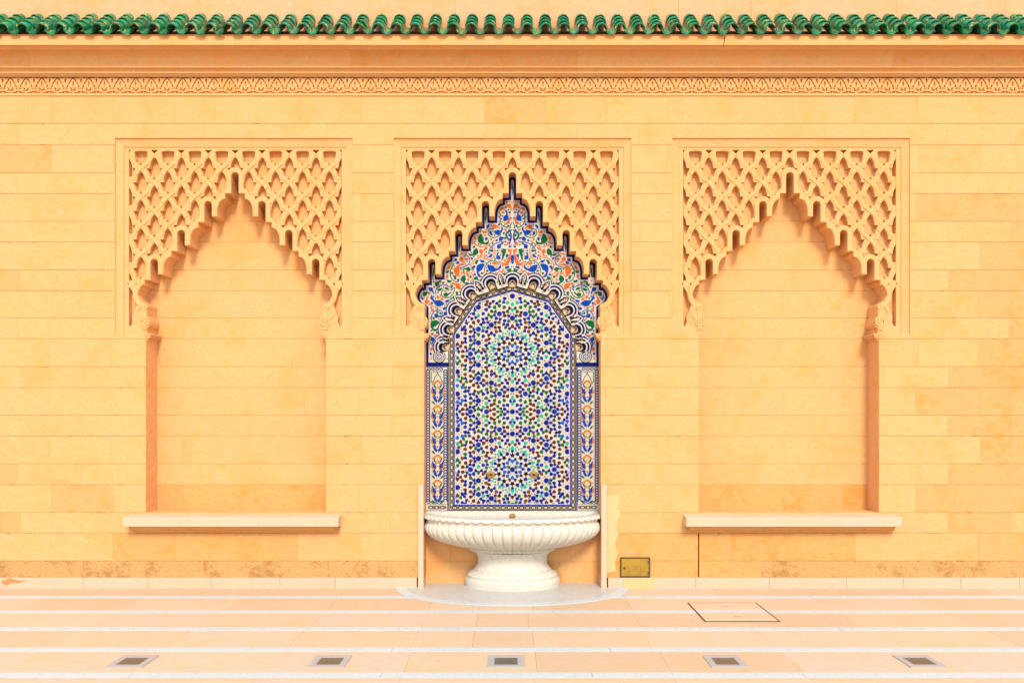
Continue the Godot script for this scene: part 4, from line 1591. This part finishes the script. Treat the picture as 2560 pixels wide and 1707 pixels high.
func build_pilaster(s: float) -> void:
	var o := thing("tile_pilaster", "narrow tile strip with tulips and chevron border at the %s of the star mosaic" % ["right", "left"][0 if s > 0 else 1], "mosaic", Vector3.ZERO, "tile strips beside the star mosaic")
	var x0 := 160.5
	var x1 := 217.5
	var k := (CAM.z - ZT) / FOCAL
	var mid := (x0 + x1) * 0.5 - 2.0
	var T := func(x: float, y: float) -> Vector2:
		return Vector2(x * s * k, sy(y, ZT))
	var R := func(a: float, b: float, c: float, d: float) -> PackedVector2Array:
		return PackedVector2Array([T.call(a, b), T.call(c, b), T.call(c, d), T.call(a, d)])
	var g := Mb.new()
	ext(g, R.call(x0, 916.5, x1 + 2.0, 1277.0), -0.28, ZT + 0.003)
	part("tile_ground", g, M.tilewhite, o)
	var lines := Mb.new()
	for q in [[x1 - 1.0, 917, x1, 1276], [x0 + 0.5, 917, x1, 918], [x0 + 0.5, 1275.5, x1, 1276.5], [x0 + 0.5, 1259.5, x1, 1260.3]]:
		ext(lines, R.call(q[0], q[1], q[2], q[3]), ZT, ZT + 0.005)
	ext(lines, R.call(x0 + 0.4, 917, x0 + 2.4, 1276), ZT, ZT + 0.005)
	part("border_line", lines, M.blue, o)
	# chevron ladders
	var chev := Mb.new()
	for e in [x0 + 7.0, x1 - 6.5]:
		var y := 927.0
		while y < 1252.0:
			strap(chev, PackedVector2Array([T.call(e - 4.2, y + 3.6), T.call(e - 4.2, y), T.call(e - 1.3, y - 2.6), T.call(e + 1.3, y - 2.6), T.call(e + 4.2, y), T.call(e + 4.2, y + 3.6)]), PackedFloat32Array([1.35 * k]), ZT, ZT + 0.0048)
			y += 6.6
	for y in [922.5, 1254.5]:
		var x: float = x0 + 13.0
		while x < x1 - 12.0:
			strap(chev, PackedVector2Array([T.call(x, y), T.call(x + 2.5, y - 2.6), T.call(x + 6.5, y - 2.6), T.call(x + 9.0, y), T.call(x + 6.5, y + 2.6), T.call(x + 2.5, y + 2.6), T.call(x, y)]), PackedFloat32Array([0.95 * k]), ZT, ZT + 0.0048)
			x += 10.5
	part("chevrons", chev, M.navy, o).set_meta("kind", "stuff")
	# chain at the foot
	var p := PackedVector2Array([Vector2((x0 + 8.0) * s, 1268), Vector2((x1 - 7.0) * s, 1268)])
	chain(o, p, false, ZT + 0.003)
	# column of tulips
	var small := {"black": Mb.new(), "red": Mb.new(), "tgreen": Mb.new()}
	var frame := Mb.new()
	for w in [-1.0, 1.0]:
		strap(frame, PackedVector2Array([T.call(mid + w * 16.0, 956), T.call(mid + w * 16.0, 929), T.call(mid, 929)]), PackedFloat32Array([0.9 * k]), ZT, ZT + 0.005)
		strap(frame, PackedVector2Array([T.call(mid + w * 14.0, 957), T.call(mid + w * 9.0, 950), T.call(mid + w * 7.0, 943), T.call(mid + w * 3.0, 938), T.call(mid, 931)]), PackedFloat32Array([0.9 * k]), ZT, ZT + 0.005)
	part("little_arch", frame, M.tgreen, o)
	for i in 5:
		var y := 948.0 + 62.0 * i
		for w in [-1.0, 1.0]:
			for q in [
				["petal_tile", "leafblue", [[4, 36], [9, 33], [11, 26], [14, 18]], [0.6, 3.0, 2.2, 0.5]],
				["petal_tile", "leafblue", [[1.5, 58], [5, 52], [8, 46], [13, 41]], [0.6, 2.9, 2.6, 0.5]],
				["petal_tile", "amber", [[0.5, 3], [6, 8], [11, 12], [15, 12]], [1.8, 2.4, 2.0, 0.5]],
				["petal_tile", "amber", [[16, 24], [15, 31], [11, 37], [8, 38]], [0.5, 2.0, 2.0, 0.5]],
				["leaf_tile", "tgreen", [[5, 22], [8, 17], [9, 12]], [0.5, 2.0, 0.5]],
				["leaf_tile", "tgreen", [[6, 63], [11, 58], [14, 54]], [0.5, 2.0, 0.5]],
				["leaf_tile", "amber", [[1, 17], [4, 20], [1, 24]], [1.0, 1.6, 1.0]],
			]:
				var pts := PackedVector2Array()
				var ws := PackedFloat32Array()
				for a in q[2]:
					pts.append(T.call(mid + w * a[0], y + a[1]))
				for a in q[3]:
					ws.append(a * 1.2 * k)
				var m := Mb.new()
				strap(m, pts, ws, ZT + 0.001, ZT + 0.0062)
				part(q[0], m, M[q[1]], o)
			var kn := PackedVector2Array()
			for j in 13:
				var t := TAU * j / 12.0
				kn.append(T.call(mid + w * (8.0 + 3.4 * cos(t)), y + 33.0 + 7.0 * sin(t)))
			strap(small.black, kn, PackedFloat32Array([0.95 * k]), ZT, ZT + 0.0045)
			var kx := PackedVector2Array()
			for j in 9:
				var t := j / 8.0
				kx.append(T.call(mid + w * (4.0 + 5.5 * absf(sin(t * PI * 2.0))), y + 24.0 + 20.0 * t))
			strap(small.black, kx, PackedFloat32Array([0.95 * k]), ZT, ZT + 0.0048)
			ext(small.tgreen, PackedVector2Array([T.call(mid + w * 12.0, y + 24.0), T.call(mid + w * 14.0, y + 27.0), T.call(mid + w * 12.0, y + 30.0), T.call(mid + w * 10.5, y + 27.0)]), ZT, ZT + 0.0045)
		ext(small.red, PackedVector2Array([T.call(mid, y + 40.0), T.call(mid + 2.6, y + 45.0), T.call(mid, y + 48.0), T.call(mid - 2.6, y + 45.0)]), ZT, ZT + 0.005)
		ext(small.red, PackedVector2Array([T.call(mid - 2.4, y + 30.0), T.call(mid + 2.4, y + 30.0), T.call(mid + 2.4, y + 31.5), T.call(mid - 2.4, y + 31.5)]), ZT, ZT + 0.005)
		ext(small.black, disc(T.call(mid, y + 53.0), 1.5 * k, 6), ZT, ZT + 0.0045)
		ext(small.tgreen, disc(T.call(mid, y + 13.0), 1.3 * k, 6), ZT, ZT + 0.0045)
	for c in small:
		part("small_tiles", small[c], M[c], o).set_meta("kind", "stuff")

# ---------------------------------------------------------------- marble basin
func build_basin() -> void:
	var o := thing("fountain_basin", "white marble half round fountain basin with fluted bowl on a moulded pedestal", "basin", Vector3(0, 0, 0))
	var zc := -0.12
	var ratio := 0.60
	var aw := 0.868
	var flutes := 56.0     # round the whole ellipse
	var dir := func(p: Vector3) -> Vector3: return Vector3(p.x, 0.0, (p.z - zc) / ratio) + Vector3(0, 0.0, 0.02)
	# bowl
	var pr := [[1.0, 0.678, 0.0], [0.99, 0.668, 0.0], [0.975, 0.655, 0.0], [0.972, 0.640, 0.15], [0.985, 0.622, 0.6], [1.0, 0.600, 1.0], [1.004, 0.575, 1.0], [0.995, 0.548, 1.0], [0.975, 0.52, 1.0], [0.94, 0.492, 1.0], [0.885, 0.464, 1.0], [0.81, 0.438, 1.0], [0.71, 0.414, 1.0], [0.60, 0.396, 1.0], [0.52, 0.385, 0.8], [0.478, 0.378, 0.2]]
	var cols := 336
	var g := []
	for r in pr:
		var row := []
		for j in cols + 1:
			var t := -0.12 + (PI + 0.24) * j / cols
			var fl := absf(sin(t * flutes * 0.5))
			var dip: float = (exp(-pow(fl / 0.22, 2.0)) * 0.024 + (1.0 - fl) * 0.006) * float(r[2])
			var a: float = (float(r[0]) - dip / 0.6) * aw
			row.append(Vector3(a * cos(t), r[1], zc + a * ratio * sin(t)))
		g.append(row)
	var bowl := Mb.new()
	skin(bowl, g, dir)
	part("bowl", bowl, M.marble, o)
	# scalloped rim and dish
	var rim := Mb.new()
	var rg := []
	for r in [[0.0, 0.655, 0.0], [0.30, 0.652, 0.0], [0.62, 0.662, 0.0], [0.86, 0.680, 0.0], [0.925, 0.698, 0.0], [0.94, 0.703, 0.0], [0.965, 0.705, 0.0], [0.995, 0.704, 0.3], [1.008, 0.698, 0.8], [1.010, 0.690, 1.0], [1.004, 0.683, 1.0], [0.985, 0.676, 0.4], [0.96, 0.672, 0.0]]:
		var row := []
		for j in cols + 1:
			var t := -0.12 + (PI + 0.24) * j / cols
			var sc := absf(sin(t * flutes * 0.5))
			var a: float = (float(r[0]) + (pow(sc, 0.6) - 0.6) * 0.018 * float(r[2])) * aw
			row.append(Vector3(a * cos(t), float(r[1]) - pow(sc, 0.6) * 0.017 * float(r[2]) + 0.003, zc + a * ratio * sin(t)))
		rg.append(row)
	skin(rim, rg, func(p: Vector3) -> Vector3:
		var e := Vector2(p.x / aw, (p.z - zc) / (aw * ratio)).length()
		return Vector3(0, 1, 0) if e < 0.99 and p.y > 0.66 else (Vector3(p.x, 0.1, (p.z - zc) / ratio) if p.y > 0.676 or e < 0.9 else Vector3(p.x * 0.2, -1, p.z * 0.2)))
	part("rim", rim, M.marble, o)
	# marble splash back that closes the dish
	var bk := Mb.new()
	box(bk, Vector3(-0.858, 0.64, -0.195), Vector3(0.858, sy(1277.2, ZT), -0.172), 0.004)
	part("splash_back", bk, M.marble, o)
	# ring of small flutes under the bowl
	var ring := Mb.new()
	var gg := []
	for r in [[0.478, 0.379, 0.0], [0.492, 0.372, 1.0], [0.494, 0.360, 1.0], [0.482, 0.349, 1.0], [0.46, 0.344, 0.4], [0.43, 0.342, 0.0]]:
		var row := []
		for j in cols + 1:
			var t := -0.12 + (PI + 0.24) * j / cols
			var fl := absf(sin(t * flutes * 0.5))
			var a: float = (float(r[0]) - (1.0 - pow(fl, 0.6)) * 0.022 * float(r[2])) * aw
			row.append(Vector3(a * cos(t), r[1], zc + a * ratio * sin(t)))
		gg.append(row)
	skin(ring, gg, dir)
	part("fluted_collar", ring, M.marble, o)
	# pedestal
	var ped := Mb.new()
	var pg := []
	for r in [[0.385, 0.345], [0.378, 0.334], [0.364, 0.322], [0.350, 0.302], [0.341, 0.275], [0.339, 0.250], [0.344, 0.222], [0.357, 0.196], [0.374, 0.178], [0.380, 0.173], [0.381, 0.166], [0.376, 0.163], [0.384, 0.160], [0.402, 0.152], [0.428, 0.138], [0.443, 0.122], [0.447, 0.108], [0.440, 0.098], [0.438, 0.093], [0.446, 0.091], [0.458, 0.084], [0.466, 0.070], [0.467, 0.050], [0.466, 0.0]]:
		var row := []
		for j in 97:
			var t := -0.12 + (PI + 0.24) * j / 96.0
			row.append(Vector3(float(r[0]) * cos(t), r[1], zc + float(r[0]) * 0.66 * sin(t)))
		pg.append(row)
	skin(ped, pg, dir)
	part("pedestal", ped, M.marble, o)
	# drain in the back of the dish
	var dr := Mb.new()
	lathe_z(dr, [[0.0, 0.014], [0.012, 0.014], [0.016, 0.010], [0.026, 0.010], [0.031, 0.004], [0.032, 0.0]], Vector3(0, sy(1291, -0.17), -0.171), 20)
	part("drain", dr, M.brass, o)

# turned disc facing +z: [radius, height]
func lathe_z(m: Mb, pr: Array, at: Vector3, n: int) -> void:
	for i in pr.size() - 1:
		var a: Array = pr[i]
		var b: Array = pr[i + 1]
		var k := Vector2(float(a[1]) - float(b[1]), float(b[0]) - float(a[0])).normalized()
		for j in n:
			var t := TAU * j / n
			var u := TAU * (j + 1) / n
			var ct := Vector3(cos(t), sin(t), 0)
			var cu := Vector3(cos(u), sin(u), 0)
			var nt := ct * k.x + Vector3(0, 0, k.y)
			var nu := cu * k.x + Vector3(0, 0, k.y)
			var z := Vector3(0, 0, 1)
			m.tri(at + ct * a[0] + z * a[1], at + ct * b[0] + z * b[1], at + cu * b[0] + z * b[1], nt, nt, nu)
			m.tri(at + ct * a[0] + z * a[1], at + cu * b[0] + z * b[1], at + cu * a[0] + z * a[1], nt, nu, nu)

# ---------------------------------------------------------------- small things
func build_small() -> void:
	# marble posts beside the basin
	for s in [-1.0, 1.0]:
		var p := thing("marble_post", "slim pale stone post edging the recess at the %s of the basin" % ["right", "left"][0 if s > 0 else 1], "post", Vector3(s * 0.885, 0, 0), "posts edging the basin recess")
		var m := Mb.new()
		box(m, Vector3(-0.026, -0.01, -0.2), Vector3(0.026, sy(1212, 0.03), 0.034), 0.003)
		part("shaft", m, M.pink0, p)
		var f := Mb.new()
		box(f, Vector3(-0.0275, -0.01, -0.19), Vector3(0.0275, 0.05, 0.036), 0.003)
		part("foot", f, M.pink2, p)
	# ledges under the plain niches
	for s in [-1.0, 1.0]:
		var o := thing("stone_ledge", ["pale stone ledge below the right niche, beside the cracked joint", "pale stone ledge below the left niche"][0 if s > 0 else 1], "ledge", Vector3(s * 2.683, 0, 0), "ledges below the plain niches")
		var zf := 0.14
		var hw := 1.025
		var yt := sy(1294, zf)
		var yb := sy(1317, zf)
		var xs: Array[float] = [-hw, -hw + 0.62, -hw + 1.3, hw]
		for i in 3:
			var m := Mb.new()
			var a := xs[i]
			var b := xs[i + 1]
			# top slopes gently back up to the niche
			var pr := [Vector2(-0.238, sy(1277, ZN)), Vector2(0.0, yt + 0.014), Vector2(zf - 0.006, yt), Vector2(zf, yt - 0.006), Vector2(zf, yb + 0.004), Vector2(zf - 0.004, yb), Vector2(0.0, yb)]
			if i == 0:
				pr[0] = Vector2(-0.238, sy(1277, ZN))
			profile_run(m, pr, a + (0.001 if i > 0 else 0.0), b, true)
			part("ledge_slab", m, M["pink%d" % [0, 4, 2][i]], o)
		var mo := Mb.new()
		profile_run(mo, [Vector2(0.0, yb), Vector2(0.105, yb), Vector2(0.105, yb - 0.014), Vector2(0.095, yb - 0.02), Vector2(0.085, yb - 0.035), Vector2(0.06, yb - 0.048), Vector2(0.045, yb - 0.05), Vector2(0.045, yb - 0.062), Vector2(0.0, yb - 0.066)], -hw + 0.04, hw - 0.04, true)
		part("under_moulding", mo, M.stain0, o)
	# brass box
	var bx := thing("utility_box", "tarnished brass hatch with a keyhole set low in the wall right of the basin", "hatch", Vector3(sx(1588), sy(1418), 0))
	var fr := Mb.new()
	var w := 0.146
	var h := 0.098
	for q in [[-w, -h, w, -h + 0.012], [-w, h - 0.012, w, h], [-w, -h + 0.012, -w + 0.012, h - 0.012], [w - 0.012, -h + 0.012, w, h - 0.012]]:
		box(fr, Vector3(q[0], q[1], -0.03), Vector3(q[2], q[3], 0.012), 0.002)
	part("frame", fr, M.darkmetal, bx)
	var dr := Mb.new()
	box(dr, Vector3(-w + 0.013, -h + 0.013, -0.03), Vector3(w - 0.013, h - 0.013, 0.007), 0.002)
	var door := part("door", dr, M.brassdoor, bx)
	var kh := Mb.new()
	lathe_z(kh, [[0.0, 0.002], [0.006, 0.002], [0.007, 0.006], [0.011, 0.006], [0.012, 0.0]], Vector3(-0.105, -0.005, 0.007), 14)
	part("keyhole", kh, M.darkmetal, door)
	var sm := Mb.new()
	box(sm, Vector3(0.052, -0.084, 0.0065), Vector3(0.0535, 0.084, 0.0076))
	part("seam", sm, M.darkmetal, door)
	for y in [-0.055, 0.055]:
		var hg := Mb.new()
		box(hg, Vector3(0.122, y - 0.013, 0.0065), Vector3(0.134, y + 0.013, 0.0125), 0.001)
		part("hinge", hg, M.darkmetal, door)
	var ps := Mb.new()
	box(ps, Vector3(-w + 0.03, -sy(1418) - 0.01, -0.02), Vector3(w + 0.03, -h - 0.004, 0.026), 0.003)
	part("pale_base_stone", ps, M.plaster, bx)
	# brass spouts
	for s in [-1.0, 1.0]:
		var p := thing("fountain_spout", ["round brass spout on the mosaic, the one nearer the brass hatch", "round brass spout on the mosaic, the one farther from the brass hatch"][0 if s > 0 else 1], "spout", Vector3(s * 54.0 * (CAM.z - ZT + 0.05) / FOCAL, sy(1186.3, ZT - 0.05), ZT - 0.047), "brass spouts over the basin")
		var m := Mb.new()
		lathe_z(m, [[0.010, 0.012], [0.013, 0.018], [0.017, 0.016], [0.02, 0.011], [0.024, 0.013], [0.028, 0.009], [0.034, 0.008], [0.038, 0.002], [0.038, -0.003]], Vector3.ZERO, 28)
		part("rose", m, M.brass, p)
		var b := Mb.new()
		lathe_z(b, [[0.0, 0.003], [0.0102, 0.0035], [0.0103, 0.012]], Vector3.ZERO, 16)
		part("mouth", b, M.hole, p)
	# white plate on the tiles
	var jp := thing("junction_plate", "small white square plate with a central hole on the right of the tile spandrel", "plate", Vector3(sx(1478.5, ZT), sy(702, ZT), ZT + 0.004))
	var jm := Mb.new()
	box(jm, Vector3(-0.033, -0.033, -0.006), Vector3(0.033, 0.033, 0.008), 0.002)
	part("plate", jm, M.tilewhite, jp)
	var jh := Mb.new()
	lathe_z(jh, [[0.0, 0.0095], [0.007, 0.0095], [0.008, 0.007]], Vector3.ZERO, 10)
	part("hole", jh, M.darkmetal, jp)
	# access cover in the paving
	var ac := thing("access_cover", "square paving access cover outlined by a dark joint, right of the apron", "cover", Vector3(1.866, 0, 0.91))
	var jf := Mb.new()
	for q in [[-0.306, -0.312, 0.306, -0.300], [-0.306, 0.298, 0.306, 0.312], [-0.308, -0.300, -0.297, 0.298], [0.296, -0.300, 0.308, 0.298]]:
		box(jf, Vector3(q[0], -0.01, q[1]), Vector3(q[2], 0.003, q[3]))
	part("joint_frame", jf, M.darkmetal, ac)
	for q in [[-0.298, -0.06, M.floor4], [0.04, 0.296, M.floor0]]:
		var m := Mb.new()
		box(m, Vector3(-0.295, -0.01, q[0]), Vector3(0.294, 0.0042, q[1]), 0.001)
		part("cover_slab", m, q[2], ac)
		var sl := Mb.new()
		box(sl, Vector3(-0.035, 0.003, (q[0] + q[1]) * 0.5 - 0.004), Vector3(0.035, 0.0048, (q[0] + q[1]) * 0.5 + 0.004))
		part("lifting_slot", sl, M.darkmetal, ac)
	var stp := Mb.new()
	box(stp, Vector3(-0.295, -0.01, -0.058), Vector3(0.294, 0.0042, 0.038), 0.001)
	part("marble_strip", stp, M.strip, ac)
	# uplights
	var first: Node3D = null
	var names := ["square steel floor light farthest left in the row on the paving", "square steel floor light second from the left, out of line with the basin", "square steel floor light straight in front of the basin, with pale glass", "square steel floor light in front of the access cover", "square steel floor light farthest right in the row on the paving"]
	var xs: Array[float] = [-2.576, -1.236, -0.043, 1.443, 2.762]
	for i in 5:
		var o := thing("floor_light", names[i], "floor light", Vector3(xs[i], 0, 2.225), "floor lights along the paving")
		var f := Mb.new()
		for q in [[-0.123, -0.123, 0.123, -0.078], [-0.123, 0.078, 0.123, 0.123], [-0.123, -0.078, -0.078, 0.078], [0.078, -0.078, 0.123, 0.078]]:
			box(f, Vector3(q[0], -0.012, q[1]), Vector3(q[2], 0.006, q[3]), 0.0015)
		part("frame", f, M.steel, o)
		var inn := Mb.new()
		box(inn, Vector3(-0.0775, -0.012, -0.0775), Vector3(0.0775, 0.0012, 0.0775))
		part("reflector", inn, M.lampinside if i != 2 else M.lampgrey, o)
		var bars := Mb.new()
		for b in [-0.018, 0.026]:
			box(bars, Vector3(-0.06, 0.001, b), Vector3(0.06, 0.0026, b + 0.006))
		part("lamp_bar", bars, M.darkmetal, o)
		var gl := Mb.new()
		box(gl, Vector3(-0.0772, 0.0032, -0.0772), Vector3(0.0772, 0.0042, 0.0772))
		part("glass", gl, M.glass, o)
